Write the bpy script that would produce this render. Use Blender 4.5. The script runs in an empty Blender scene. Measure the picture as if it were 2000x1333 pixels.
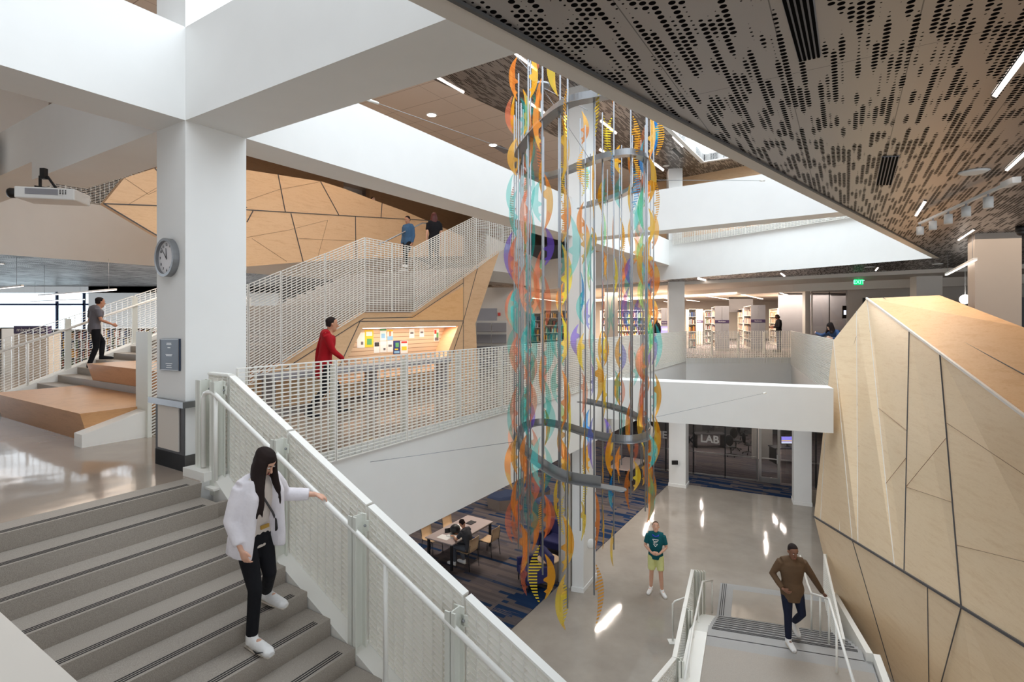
import bpy, bmesh, math, random
from mathutils import Vector, Matrix
random.seed(7)
SC = bpy.context.scene
COL = SC.collection
# ---------------------------------------------------------------- camera, sky, big lights, exposure
F, CX, HY, E = 1033.0, 1000.0, 622.0, 1.6          # focal length in px of the 2000 px frame, principal column, eye line, eye height
cam = bpy.data.cameras.new('camera'); camo = bpy.data.objects.new('camera', cam); COL.objects.link(camo)
cam.sensor_width = 36.0; cam.lens = 36.0 * F / 2000.0; cam.shift_y = -44.5 / 2000.0
cam.clip_start = 0.05; cam.clip_end = 300
camo.location = (0, 0, E); camo.rotation_euler = (math.pi / 2, 0, 0)
SC.camera = camo
SC.view_settings.view_transform = 'Standard'; SC.view_settings.look = 'None'
SC.view_settings.gamma = 1.0; SC.view_settings.use_curve_mapping = False
SC.view_settings.exposure = 0.54
w = bpy.data.worlds.new('world'); SC.world = w; w.use_nodes = True
w.node_tree.nodes['Background'].inputs[0].default_value = (0.86, 0.93, 1.0, 1)
w.node_tree.nodes['Background'].inputs[1].default_value = 1.6
SC.cycles.max_bounces = 9; SC.cycles.diffuse_bounces = 6; SC.cycles.glossy_bounces = 3
SC.cycles.transmission_bounces = 4; SC.cycles.transparent_max_bounces = 16
SC.cycles.caustics_reflective = False; SC.cycles.caustics_refractive = False
SC.cycles.sample_clamp_indirect = 4.0

def area(name, loc, sx, sy, power, color, rot=(0, 0, 0)):
    l = bpy.data.lights.new(name, 'AREA'); l.shape = 'RECTANGLE'; l.size = sx; l.size_y = sy
    l.energy = power; l.color = color
    o = bpy.data.objects.new(name, l); COL.objects.link(o); o.location = loc; o.rotation_euler = rot
    o.visible_camera = False
    return o
DAY = (0.82, 0.92, 1.0); WARM = (1.0, 0.82, 0.66)
area('skylight_daylight', (1.8, 6.4, 11.5), 11.0, 8.0, 440, DAY)           # daylight through the big roof light over the atrium
area('far_skylight_daylight', (7.4, 15.7, 8.52), 4.0, 5.0, 380, DAY, (0, 0, math.radians(-34)))
area('window_daylight', (-24.5, 17, 1.6), 24, 3.0, 2000, (0.75, 0.88, 1.0), (0, -math.pi / 2, 0))
area('library_ceiling_glow', (10, 32, 2.85), 14, 10, 2600, WARM)
area('gallery_ceiling_glow', (-4.0, 13.0, 7.3), 5, 8, 110, WARM)
area('stair_hall_fill', (-9, 14, 3.05), 4, 6, 110, WARM)  # unseen fill added over the stair hall
area('wood_top_fill', (8.6, 8.5, 3.0), 2.5, 5, 55, WARM)  # unseen fill added to brighten the wood volume's sloping top

# ---------------------------------------------------------------- measuring helpers (photo pixel -> place in the building)
A = Vector((0.5342, 0.8453, 0)); B = Vector((-0.8453, 0.5342, 0)); Z = Vector((0, 0, 1))
def G(px, py, z):                                   # where the sight line meets the level z
    Y = (E - z) * F / (py - HY); return Vector(((px - CX) * Y / F, Y, z))
def VY(px, py, Y): return Vector(((px - CX) * Y / F, Y, E - (py - HY) * Y / F))
def onl(px, p, d):                                  # plan point where the sight line meets the plan line p + s d
    k = (px - CX) / F; s = (k * p[1] - p[0]) / (d[0] - k * d[1]); return Vector((p[0] + s * d[0], p[1] + s * d[1], 0))
def PL(px, py, p, d):
    q = onl(px, p, d); q.z = E - (py - HY) * q.y / F; return q

# ---------------------------------------------------------------- mesh helpers
class MB:
    def __init__(s): s.v = []; s.f = []; s.m = []; s.sm = []
    def add(s, vs, fs, mi=0, smooth=False):
        o = len(s.v); s.v += [tuple(v) for v in vs]
        for f in fs: s.f.append([i + o for i in f]); s.m.append(mi); s.sm.append(smooth)
        return s
    def box(s, x0, y0, z0, x1, y1, z1, mi=0):
        return s.hexa([(x0, y0, z0), (x1, y0, z0), (x1, y1, z0), (x0, y1, z0), (x0, y0, z1), (x1, y0, z1), (x1, y1, z1), (x0, y1, z1)], mi)
    def hexa(s, v, mi=0):
        return s.add(v, [(0, 3, 2, 1), (4, 5, 6, 7), (0, 1, 5, 4), (1, 2, 6, 5), (2, 3, 7, 6), (3, 0, 4, 7)], mi)
    def prism(s, poly, z0, z1, mi=0, mtop=None, mbot=None):
        n = len(poly); vs = [(p[0], p[1], z0) for p in poly] + [(p[0], p[1], z1) for p in poly]
        ar = sum(poly[i][0] * poly[(i + 1) % n][1] - poly[(i + 1) % n][0] * poly[i][1] for i in range(n))
        ccw = ar > 0
        side = [(i, (i + 1) % n, (i + 1) % n + n, i + n) for i in range(n)]
        bot = list(range(n)); top = list(range(n, 2 * n))
        if not ccw: side = [f[::-1] for f in side]; top = top[::-1]
        else: bot = bot[::-1]
        s.add(vs, side, mi)
        o = len(s.v) - 2 * n
        s.f.append([i + o for i in bot]); s.m.append(mi if mbot is None else mbot); s.sm.append(False)
        s.f.append([i + o for i in top]); s.m.append(mi if mtop is None else mtop); s.sm.append(False)
        return s
    def obox(s, p, d, L, wd, z0, z1, mi=0, zs=0.0):   # along plan dir d from p; width wd to the side n (left of d if wd>0); zs: rise over L
        d = Vector((d[0], d[1], 0)).normalized(); n = Vector((-d.y, d.x, 0)) * wd; p = Vector((p[0], p[1], 0)); q = p + d * L
        c = [p, q, q + n, p + n] if wd > 0 else [p, p + n, q + n, q]
        up = [0, zs, zs, 0] if wd > 0 else [0, 0, zs, zs]
        return s.hexa([(c[i].x, c[i].y, z0 + up[i]) for i in range(4)] + [(c[i].x, c[i].y, z1 + up[i]) for i in range(4)], mi)
    def bar(s, a, b, r=0.01, r2=None, mi=0, up=Z):     # rectangular bar
        a = Vector(a); b = Vector(b); t = (b - a).normalized(); r2 = r if r2 is None else r2
        u = t.cross(up); u = u.normalized() if u.length > 1e-4 else t.cross(Vector((1, 0, 0))).normalized()
        v = u.cross(t).normalized(); u = u * r; v = v * r2
        return s.hexa([a - u - v, b - u - v, b + u - v, a + u - v, a - u + v, b - u + v, b + u + v, a + u + v], mi)
    def tube(s, pts, r, n=8, mi=0, caps=True):
        pts = [Vector(p) for p in pts]; rings = []
        rr = r if isinstance(r, (list, tuple)) else [r] * len(pts)
        u = None; o = len(s.v)
        for i, p in enumerate(pts):
            t = (pts[min(i + 1, len(pts) - 1)] - pts[max(i - 1, 0)]).normalized()
            if u is None:
                u = t.cross(Z); u = u if u.length > 1e-3 else t.cross(Vector((1, 0, 0)))
            u = (u - t * u.dot(t)).normalized(); v = t.cross(u)
            for k in range(n):
                a = 2 * math.pi * k / n; s.v.append(tuple(p + (u * math.cos(a) + v * math.sin(a)) * rr[i]))
        for i in range(len(pts) - 1):
            for k in range(n):
                k2 = (k + 1) % n
                s.f.append([o + i * n + k, o + i * n + k2, o + (i + 1) * n + k2, o + (i + 1) * n + k]); s.m.append(mi); s.sm.append(True)
        if caps:
            s.f.append([o + k for k in range(n)][::-1]); s.m.append(mi); s.sm.append(False)
            s.f.append([o + (len(pts) - 1) * n + k for k in range(n)]); s.m.append(mi); s.sm.append(False)
        return s
    def cyl(s, c, r, z0, z1, n=20, mi=0, r2=None):
        return s.tube([(c[0], c[1], z0), (c[0], c[1], z1)], [r, r if r2 is None else r2], n, mi)
    def ell(s, c, rx, ry, rz, mi=0, nu=14, nv=9, rot=None):
        c = Vector(c); vs = []; fs = []
        for j in range(nv + 1):
            th = math.pi * j / nv
            for i in range(nu):
                ph = 2 * math.pi * i / nu
                p = Vector((rx * math.sin(th) * math.cos(ph), ry * math.sin(th) * math.sin(ph), rz * math.cos(th)))
                if rot is not None: p = rot @ p
                vs.append(c + p)
        for j in range(nv):
            for i in range(nu):
                i2 = (i + 1) % nu; fs.append((j * nu + i, (j + 1) * nu + i, (j + 1) * nu + i2, j * nu + i2))
        return s.add(vs, fs, mi, True)
    def loft(s, pts, rad, side=None, n=14, mi=0):
        pts = [Vector(p) for p in pts]; o = len(s.v)
        side0 = Vector(side) if side is not None else None
        for i, p in enumerate(pts):
            t = (pts[min(i + 1, len(pts) - 1)] - pts[max(i - 1, 0)]).normalized()
            if side0 is not None: u = side0
            elif i == 0: u = t.cross(Vector((.31, .93, .2)).normalized())
            u = (u - t * u.dot(t)).normalized(); v = t.cross(u)
            rx, ry = rad[i] if isinstance(rad[i], (tuple, list)) else (rad[i], rad[i])
            for k in range(n):
                a = 2 * math.pi * k / n; s.v.append(tuple(p + u * math.cos(a) * rx + v * math.sin(a) * ry))
        for i in range(len(pts) - 1):
            for k in range(n):
                k2 = (k + 1) % n
                s.f.append([o + i * n + k, o + i * n + k2, o + (i + 1) * n + k2, o + (i + 1) * n + k]); s.m.append(mi); s.sm.append(True)
        s.f.append([o + k for k in range(n)][::-1]); s.m.append(mi); s.sm.append(True)
        s.f.append([o + (len(pts) - 1) * n + k for k in range(n)]); s.m.append(mi); s.sm.append(True)
        return s
    def build(s, name, mats, parent=None, label=None):
        me = bpy.data.meshes.new(name); off = Vector((0, 0, 0))
        p = parent
        while p is not None: off += p.location; p = p.parent
        if off.length > 0: s.v = [(v[0] - off.x, v[1] - off.y, v[2] - off.z) for v in s.v]
        me.from_pydata(s.v, [], s.f)
        if not isinstance(mats, (list, tuple)): mats = [mats]
        for m in mats: me.materials.append(m)
        me.polygons.foreach_set('material_index', s.m); me.polygons.foreach_set('use_smooth', s.sm)
        me.update()
        o = bpy.data.objects.new(name, me); COL.objects.link(o)
        if parent is not None: o.parent = parent
        if label: o['label'] = label
        return o
def tag(o, label=None, cat=None, group=None, kind=None):
    if label: o['label'] = label
    if cat: o['category'] = cat
    if group: o['group'] = group
    if kind: o['kind'] = kind
    return o
def thing(name, loc, label, cat, group=None, rz=0.0):
    o = bpy.data.objects.new(name, None); COL.objects.link(o); o.location = loc; o.rotation_euler = (0, 0, rz)
    o.empty_display_size = 0.1
    return tag(o, label, cat, group)
def struct(o): o['kind'] = 'structure'; return o
def kids(o): return [c for c in o.children]
def copy_tree(o, parent=None):
    c = o.copy(); COL.objects.link(c); c.parent = parent
    for ch in list(o.children): copy_tree(ch, c)
    return c
def bevel(o, wd=0.01, seg=2):
    m = o.modifiers.new('bevel', 'BEVEL'); m.width = wd; m.segments = seg; m.limit_method = 'ANGLE'; return o

# ---------------------------------------------------------------- materials
def srgb(r, g, b):
    f = lambda c: ((c / 255.0) / 12.92) if c <= 10 else (((c / 255.0) + 0.055) / 1.055) ** 2.4
    return (f(r), f(g), f(b), 1.0)
class NT:
    def __init__(s, name):
        s.m = bpy.data.materials.new(name); s.m.use_nodes = True; s.t = s.m.node_tree; s.n = s.t.nodes; s.l = s.t.links
        s.b = s.n['Principled BSDF']; s.out = s.n['Material Output']
    def node(s, ty, **kw):
        nd = s.n.new(ty)
        for k, v in kw.items(): setattr(nd, k, v)
        return nd
    def link(s, a, b): s.l.new(a, b)
    def math(s, op, a, b=None, c=None):
        nd = s.n.new('ShaderNodeMath'); nd.operation = op
        for i, x in enumerate((a, b, c)):
            if x is None: continue
            if isinstance(x, (int, float)): nd.inputs[i].default_value = x
            else: s.l.new(x, nd.inputs[i])
        return nd.outputs[0]
    def mix(s, fac, a, b):
        nd = s.n.new('ShaderNodeMix'); nd.data_type = 'RGBA'
        for i, x in ((0, fac), (6, a), (7, b)):
            if isinstance(x, (int, float)): nd.inputs[i].default_value = x
            elif isinstance(x, tuple): nd.inputs[i].default_value = x
            else: s.l.new(x, nd.inputs[i])
        return nd.outputs[2]
    def coords(s, rot=0.0, scale=(1, 1, 1), kind='Object'):
        tc = s.n.new('ShaderNodeTexCoord'); mp = s.n.new('ShaderNodeMapping')
        mp.inputs['Rotation'].default_value = (0, 0, rot); mp.inputs['Scale'].default_value = scale
        s.l.new(tc.outputs[kind], mp.inputs[0]); return mp.outputs[0]
    def geo(s, rot=0.0, scale=(1, 1, 1)):
        tc = s.n.new('ShaderNodeNewGeometry'); mp = s.n.new('ShaderNodeMapping')
        mp.inputs['Rotation'].default_value = (0, 0, rot); mp.inputs['Scale'].default_value = scale
        s.l.new(tc.outputs['Position'], mp.inputs[0]); return mp.outputs[0]
    def noise(s, vec, scale, detail=2.0, rough=0.5):
        nd = s.n.new('ShaderNodeTexNoise'); nd.inputs['Scale'].default_value = scale; nd.inputs['Detail'].default_value = detail
        nd.inputs['Roughness'].default_value = rough; s.l.new(vec, nd.inputs['Vector']); return nd.outputs[0]
    def ramp(s, fac, stops):
        nd = s.n.new('ShaderNodeValToRGB'); el = nd.color_ramp.elements
        while len(el) < len(stops): el.new(0.5)
        for e, (p, c) in zip(el, stops): e.position = p; e.color = c
        s.l.new(fac, nd.inputs[0]); return nd.outputs[0]
    def bump(s, h, strength=0.2, dist=0.01):
        nd = s.n.new('ShaderNodeBump'); nd.inputs['Strength'].default_value = strength; nd.inputs['Distance'].default_value = dist
        s.l.new(h, nd.inputs['Height']); s.l.new(nd.outputs[0], s.b.inputs['Normal'])
    def set(s, color=None, rough=None, metal=None, spec=None):
        if color is not None:
            if isinstance(color, tuple): s.b.inputs['Base Color'].default_value = color
            else: s.l.new(color, s.b.inputs['Base Color'])
        if rough is not None:
            if isinstance(rough, (int, float)): s.b.inputs['Roughness'].default_value = rough
            else: s.l.new(rough, s.b.inputs['Roughness'])
        if metal is not None: s.b.inputs['Metallic'].default_value = metal
        if spec is not None: s.b.inputs['Specular IOR Level'].default_value = spec
        return s.m
def plain(name, c, rough=0.5, metal=0.0, var=0.04, spec=0.5):
    t = NT(name); n = t.noise(t.geo(), 3.0, 2)
    lo = tuple(x * (1 - var) for x in c[:3]) + (1,); hi = tuple(min(1, x * (1 + var)) for x in c[:3]) + (1,)
    return t.set(t.ramp(n, [(0.3, lo), (0.7, hi)]), rough, metal, spec)
def emit(name, c, strength):
    t = NT(name); t.b.inputs['Base Color'].default_value = c
    t.b.inputs['Emission Color'].default_value = c; t.b.inputs['Emission Strength'].default_value = strength; return t.m
M = {}
M['white'] = plain('white_wall_paint', srgb(233, 233, 231), 0.6, var=0.01)
M['cream'] = plain('cream_wall_paint', srgb(214, 206, 196), 0.6, var=0.01)
M['column_beige'] = plain('beige_column_paint', srgb(168, 157, 146), 0.6, var=0.01)
M['steel_white'] = plain('white_powder_coat', srgb(240, 238, 232), 0.35, var=0.01)
M['post_white'] = plain('pale_post_coat', srgb(222, 223, 214), 0.4, var=0.01)
M['grey_steel'] = plain('brushed_steel', srgb(150, 152, 155), 0.35, 0.9)
M['rod_steel'] = plain('rod_steel', srgb(150, 152, 156), 0.5, 0.5)
M['dark_grey'] = plain('dark_grey_trim', srgb(86, 84, 82), 0.5)
M['charcoal'] = plain('charcoal_panel', srgb(60, 58, 60), 0.5)
M['black'] = plain('black_plastic', srgb(22, 22, 24), 0.45)
M['grey_panel'] = plain('grey_end_panel', srgb(150, 150, 156), 0.5, var=0.02)
M['beige_panel'] = plain('beige_end_panel', srgb(214, 200, 182), 0.5, var=0.02)
M['shelf_metal'] = plain('shelf_metal', srgb(205, 200, 192), 0.45, var=0.02)
M['purple'] = plain('purple_sign', srgb(62, 44, 84), 0.5)
M['navy'] = plain('navy_plaque', srgb(38, 52, 72), 0.4)
M['paper'] = plain('paper', srgb(238, 238, 236), 0.7, var=0.01)
M['taupe'] = plain('taupe_upholstery', srgb(118, 106, 98), 0.8)
M['blue_fabric'] = plain('navy_blue_fabric', srgb(38, 40, 92), 0.85)
M['slate_fabric'] = plain('slate_blue_fabric', srgb(42, 56, 86), 0.85)
M['laminate'] = plain('taupe_table_laminate', srgb(176, 162, 158), 0.4)
M['beech'] = plain('beech_chair_shell', srgb(212, 180, 142), 0.45)
M['silver'] = plain('brushed_aluminium', srgb(176, 172, 168), 0.3, 0.8)
M['clockface'] = plain('clock_face', srgb(226, 224, 226), 0.5, var=0.0)
M['red'] = plain('red_plastic', srgb(200, 60, 50), 0.5)
M['lamp'] = emit('linear_lamp', (1.0, 0.88, 0.80, 1), 5.0)
M['lamp_cool'] = emit('round_downlight', (1.0, 0.93, 0.85, 1), 6.0)
M['sky_panel'] = emit('skylight_glazing', (0.86, 0.94, 1.0, 1), 1.6)
M['exit'] = emit('exit_green', (0.0, 0.55, 0.16, 1), 0.8); M['exit_letter'] = emit('exit_letter', (0.25, 1.0, 0.55, 1), 1.6)
M['screen'] = emit('screen_violet', (0.32, 0.28, 0.95, 1), 1.0)
M['screen_white'] = emit('screen_white', (0.8, 0.85, 1.0, 1), 1.0)
M['screen_yellow'] = emit('screen_yellow', (0.9, 0.6, 0.15, 1), 1.0)
M['tread_strip'] = plain('dark_tread_grit', srgb(46, 44, 44), 0.9)

def polished(name, c1, c2, rough, bumpy, spec=0.5):
    t = NT(name); g = t.geo(); n = t.noise(g, 1.3, 4, .6); n2 = t.noise(g, 90, 2)
    col = t.ramp(n, [(0.3, c1), (0.7, c2)])
    col = t.mix(t.math('MULTIPLY', n2, 0.25), col, tuple(x * .6 for x in c1[:3]) + (1,))
    if bumpy:
        t.bump(t.noise(g, 1.1, 2, .5), bumpy, 0.05)
    return t.set(col, rough, 0, spec)
M['concrete'] = polished('polished_concrete', srgb(160, 150, 140), srgb(176, 166, 154), 0.07, 0.10, 0.6)
M['landing'] = polished('polished_landing', srgb(150, 134, 120), srgb(164, 148, 132), 0.09, 0.16, 0.85)
def terrazzo(name, c):
    t = NT(name); g = t.geo(); n = t.noise(g, 230, 3, .7)
    lo = tuple(x * .72 for x in c[:3]) + (1,); hi = tuple(min(1, x * 1.25) for x in c[:3]) + (1,)
    return t.set(t.ramp(n, [(0.35, lo), (0.65, hi)]), 0.5)
M['tread'] = terrazzo('stair_terrazzo', srgb(162, 153, 143))
M['tread_border'] = terrazzo('stair_border', srgb(158, 156, 154))

def wood(name, c1, c2, rough=0.35, rot=0.0, sc=(1.0, 1.0, 7.0)):
    t = NT(name); g = t.geo(rot, sc); n = t.noise(g, 1.6, 5, .6); n2 = t.noise(g, 14, 4, .6)
    f = t.math('ADD', t.math('MULTIPLY', n, .65), t.math('MULTIPLY', n2, .35))
    return t.set(t.ramp(f, [(0.32, c1), (0.52, c2), (0.68, c1)]), rough)
M['maple'] = wood('maple_veneer', srgb(222, 180, 136), srgb(236, 198, 156))
M['maple_pale'] = wood('pale_maple_veneer', srgb(228, 200, 162), srgb(240, 216, 182), 0.32)
M['maple_warm_lit'] = wood('warm_lit_maple_veneer', srgb(232, 176, 118), srgb(244, 194, 138), 0.6)  # warm veneer tone; also holds the light falling on the sloping top
M['maple_dark'] = wood('brown_maple_veneer', srgb(140, 108, 80), srgb(158, 124, 92))
M['oak'] = wood('oak_bleacher', srgb(186, 136, 90), srgb(204, 154, 106), 0.4)
M['joint_dark'] = plain('joint_dark', srgb(78, 76, 78), 0.5)
M['joint_light'] = plain('joint_light', srgb(232, 228, 222), 0.4)

def slatwood():
    t = NT('slatwall_maple'); tc = t.geo(); sp = t.node('ShaderNodeSeparateXYZ'); t.link(tc, sp.inputs[0])
    f = t.math('FRACT', t.math('MULTIPLY', sp.outputs[2], 11.0)); g = t.math('LESS_THAN', f, 0.12)
    return t.set(t.mix(g, srgb(222, 196, 166), srgb(150, 112, 80)), 0.4)
M['slatwall'] = slatwood()

def carpet(name, blues=0.30, rot=0.5637):
    t = NT(name); g = t.geo(rot)
    sp = t.node('ShaderNodeSeparateXYZ'); t.link(g, sp.inputs[0])
    row = t.math('FLOOR', t.math('MULTIPLY', sp.outputs[1], 9.0))
    wn = t.node('ShaderNodeTexWhiteNoise', noise_dimensions='1D'); t.link(row, wn.inputs['W'])
    colx = t.math('FLOOR', t.math('ADD', t.math('MULTIPLY', sp.outputs[0], 1.1), t.math('MULTIPLY', wn.outputs[0], 7.0)))
    cb = t.node('ShaderNodeCombineXYZ'); t.link(colx, cb.inputs[0]); t.link(row, cb.inputs[1])
    w2 = t.node('ShaderNodeTexWhiteNoise', noise_dimensions='2D'); t.link(cb.outputs[0], w2.inputs[0])
    c3 = t.node('ShaderNodeCombineXYZ'); t.link(t.math('MULTIPLY', sp.outputs[0], 2.0), c3.inputs[0]); t.link(t.math('MULTIPLY', sp.outputs[1], 60.0), c3.inputs[1])
    st = t.noise(c3.outputs[0], 1.0, 2)
    v = t.math('ADD', t.math('MULTIPLY', w2.outputs[0], .75), t.math('MULTIPLY', st, .3))
    b = 1 - blues
    col = t.ramp(v, [(0.0, srgb(66, 62, 66)), (0.30, srgb(92, 86, 88)), (0.55, srgb(108, 98, 96)), (b, srgb(80, 78, 86)), (min(b + .08, .98), srgb(32, 54, 84)), (1.0, srgb(22, 44, 78))])
    return t.set(col, 0.95, spec=0.1)
M['carpet'] = carpet('lounge_carpet', 0.26)
M['carpet_blue'] = carpet('blue_border_carpet', 0.70)
M['carpet_lab'] = carpet('lab_carpet', 0.08)

def perforated(name, base, p=0.046, q=0.040, rmax=0.0172, thr=0.405):
    # metal ceiling sheet with staggered round holes in broken rows along the building's long axis
    t = NT(name); ang = math.atan2(A.y, A.x)
    gp = t.node('ShaderNodeNewGeometry'); mp = t.node('ShaderNodeMapping'); mp.vector_type = 'POINT'
    mp.inputs['Rotation'].default_value = (0, 0, -ang); t.link(gp.outputs['Position'], mp.inputs[0])
    sp = t.node('ShaderNodeSeparateXYZ'); t.link(mp.outputs[0], sp.inputs[0])
    u, v = sp.outputs[0], sp.outputs[1]
    vj = t.math('DIVIDE', v, q); j = t.math('FLOOR', vj); jf = t.math('SUBTRACT', t.math('FRACT', vj), 0.5)
    par = t.math('MULTIPLY', t.math('MODULO', t.math('ABSOLUTE', j), 2.0), 0.5)
    ui = t.math('ADD', t.math('DIVIDE', u, p), par); i = t.math('FLOOR', ui); fi = t.math('SUBTRACT', t.math('FRACT', ui), 0.5)
    cb = t.node('ShaderNodeCombineXYZ'); t.link(t.math('MULTIPLY', i, 0.085), cb.inputs[0]); t.link(t.math('MULTIPLY', j, 0.62), cb.inputs[1])
    nz = t.node('ShaderNodeTexNoise'); nz.noise_dimensions = '2D'; nz.inputs['Scale'].default_value = 1.0; nz.inputs['Detail'].default_value = 1.0
    t.link(cb.outputs[0], nz.inputs['Vector'])
    big = t.noise(mp.outputs[0], 0.5, 1)
    nn = t.math('ADD', nz.outputs[0], t.math('MULTIPLY', t.math('SUBTRACT', big, 0.5), 0.35))
    r = t.math('MULTIPLY', t.math('MINIMUM', t.math('MAXIMUM', t.math('MULTIPLY', t.math('SUBTRACT', nn, thr), 9.0), 0.0), 1.0), rmax)
    dx = t.math('MULTIPLY', fi, p); dy = t.math('MULTIPLY', jf, q)
    d = t.math('SQRT', t.math('ADD', t.math('MULTIPLY', dx, dx), t.math('MULTIPLY', dy, dy)))
    hole = t.math('LESS_THAN', d, r)
    su = t.math('LESS_THAN', t.math('ABSOLUTE', t.math('SUBTRACT', t.math('FRACT', t.math('DIVIDE', u, 2.44)), 0.5)), 0.0012)
    sv = t.math('LESS_THAN', t.math('ABSOLUTE', t.math('SUBTRACT', t.math('FRACT', t.math('DIVIDE', v, 0.62)), 0.5)), 0.005)
    seam = t.math('MULTIPLY', t.math('MAXIMUM', su, sv), 0.6)
    col = t.mix(t.math('MAXIMUM', hole, seam), base, (0.006, 0.005, 0.005, 1))
    inv = t.math('SUBTRACT', 1.0, hole)
    t.link(t.math('MULTIPLY', inv, 0.5), t.b.inputs['Specular IOR Level'])
    t.link(t.math('MULTIPLY', inv, 0.75), t.b.inputs['Metallic'])
    return t.set(col, 0.38)
M['perf'] = perforated('perforated_metal_ceiling', srgb(174, 168, 164))
M['perf_daylit'] = perforated('perforated_metal_ceiling_daylit', srgb(170, 170, 172))  # same sheet, with the window light put into a bluer base colour
def tiles():
    t = NT('acoustic_ceiling_tile'); ang = math.atan2(A.y, A.x)
    gp = t.geo(-ang); sp = t.node('ShaderNodeSeparateXYZ'); t.link(gp, sp.inputs[0])
    a = t.math('LESS_THAN', t.math('FRACT', t.math('DIVIDE', sp.outputs[0], 0.9)), 0.018)
    b = t.math('LESS_THAN', t.math('FRACT', t.math('DIVIDE', sp.outputs[1], 1.8)), 0.006)
    return t.set(t.mix(t.math('MAXIMUM', a, b), srgb(222, 208, 196), srgb(168, 150, 138)), 0.8)
M['tile'] = tiles()
def glass(name='clear_glass', tint=(0.9, 0.95, 0.95, 1), gl=0.12):
    t = NT(name); tr = t.node('ShaderNodeBsdfTransparent'); tr.inputs[0].default_value = tint
    g = t.node('ShaderNodeBsdfGlossy'); g.inputs['Roughness'].default_value = 0.02
    fr = t.node('ShaderNodeFresnel'); fr.inputs[0].default_value = 1.6
    mx = t.node('ShaderNodeMixShader'); bf = t.node('ShaderNodeNewGeometry'); t.link(t.math('MULTIPLY', t.math('MULTIPLY', fr.outputs[0], gl / 0.06), t.math('SUBTRACT', 1.0, bf.outputs['Backfacing'])), mx.inputs[0])
    t.link(tr.outputs[0], mx.inputs[1]); t.link(g.outputs[0], mx.inputs[2]); t.link(mx.outputs[0], t.out.inputs[0]); return t.m
M['glass'] = glass(gl=0.06)
M['glass_dark'] = glass('grey_tinted_glass', (0.72, 0.72, 0.73, 1), 0.05)
def film(name, vivid, tint, body=0.42, stripes=False, vivid2=None, tint2=None):
    # dichroic acrylic: part of the light goes through tinted, part is thrown back in the vivid colour
    t = NT(name); tr = t.node('ShaderNodeBsdfTransparent'); di = t.node('ShaderNodeBsdfDiffuse'); tl = t.node('ShaderNodeBsdfTranslucent'); gl = t.node('ShaderNodeBsdfGlossy')
    gl.inputs['Roughness'].default_value = 0.08
    g = t.geo(); sp = t.node('ShaderNodeSeparateXYZ'); t.link(g, sp.inputs[0])
    band = t.math('GREATER_THAN', t.noise(t.geo(0, (1.2, 1.2, 2.4)), 1.0, 0), 0.52)
    if stripes: band = t.math('GREATER_THAN', t.math('FRACT', t.math('MULTIPLY', sp.outputs[2], 26.0)), 0.55)
    vc = t.mix(band, vivid, vivid2 or vivid); tc = t.mix(band, tint, tint2 or tint)
    for nd in (di, tl, gl): t.link(vc, nd.inputs[0])
    t.link(tc, tr.inputs[0])
    a1 = t.node('ShaderNodeMixShader'); a1.inputs[0].default_value = 0.55; t.link(di.outputs[0], a1.inputs[1]); t.link(tl.outputs[0], a1.inputs[2])
    a2 = t.node('ShaderNodeMixShader'); a2.inputs[0].default_value = 0.35; t.link(a1.outputs[0], a2.inputs[1]); t.link(gl.outputs[0], a2.inputs[2])
    mx = t.node('ShaderNodeMixShader')
    if stripes: t.link(t.math('MULTIPLY', band, body + .25), mx.inputs[0])
    else: mx.inputs[0].default_value = body
    t.link(tr.outputs[0], mx.inputs[1]); t.link(a2.outputs[0], mx.inputs[2]); t.link(mx.outputs[0], t.out.inputs[0]); return t.m
C_ = lambda r, g, b: (r, g, b, 1)
FILMS = [
 film('dichroic_orange', C_(1, .40, .08), C_(1, .86, .74), .42, vivid2=C_(1, .60, .14), tint2=C_(1, .92, .78)),
 film('dichroic_amber', C_(1, .52, .05), C_(1, .90, .62), .50, vivid2=C_(1, .66, .12), tint2=C_(1, .93, .72)),
 film('dichroic_yellow', C_(1, .78, .10), C_(1, .96, .68), .42, vivid2=C_(1, .68, .15), tint2=C_(1, .94, .7)),
 film('dichroic_coral', C_(1, .30, .16), C_(1, .86, .81), .21, vivid2=C_(1, .42, .22), tint2=C_(1, .88, .83)),
 film('dichroic_teal', C_(.05, .62, .60), C_(.78, .96, .94), .13, vivid2=C_(.1, .75, .72), tint2=C_(.82, .97, .96)),
 film('dichroic_blue', C_(.03, .35, .85), C_(.66, .86, 1), .34, vivid2=C_(.05, .58, .80), tint2=C_(.78, .95, 1)),
 film('dichroic_violet', C_(.28, .16, .75), C_(.88, .84, 1), .26, vivid2=C_(.15, .25, .8), tint2=C_(.9, .88, 1)),
 film('dichroic_green', C_(.25, .80, .35), C_(.86, 1, .86), .26, vivid2=C_(.6, .85, .25), tint2=C_(.93, 1, .82)),
 film('dichroic_striped_amber', C_(1, .52, .06), C_(.96, .94, .92), .42, True),
 film('dichroic_striped_coral', C_(1, .38, .18), C_(.98, .93, .93), .26, True),
 film('dichroic_striped_yellow', C_(1, .8, .08), C_(.96, .95, .9), .42, True),
 film('dichroic_striped_blue', C_(.1, .5, .85), C_(.93, .96, 1), .30, True),
]
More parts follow.
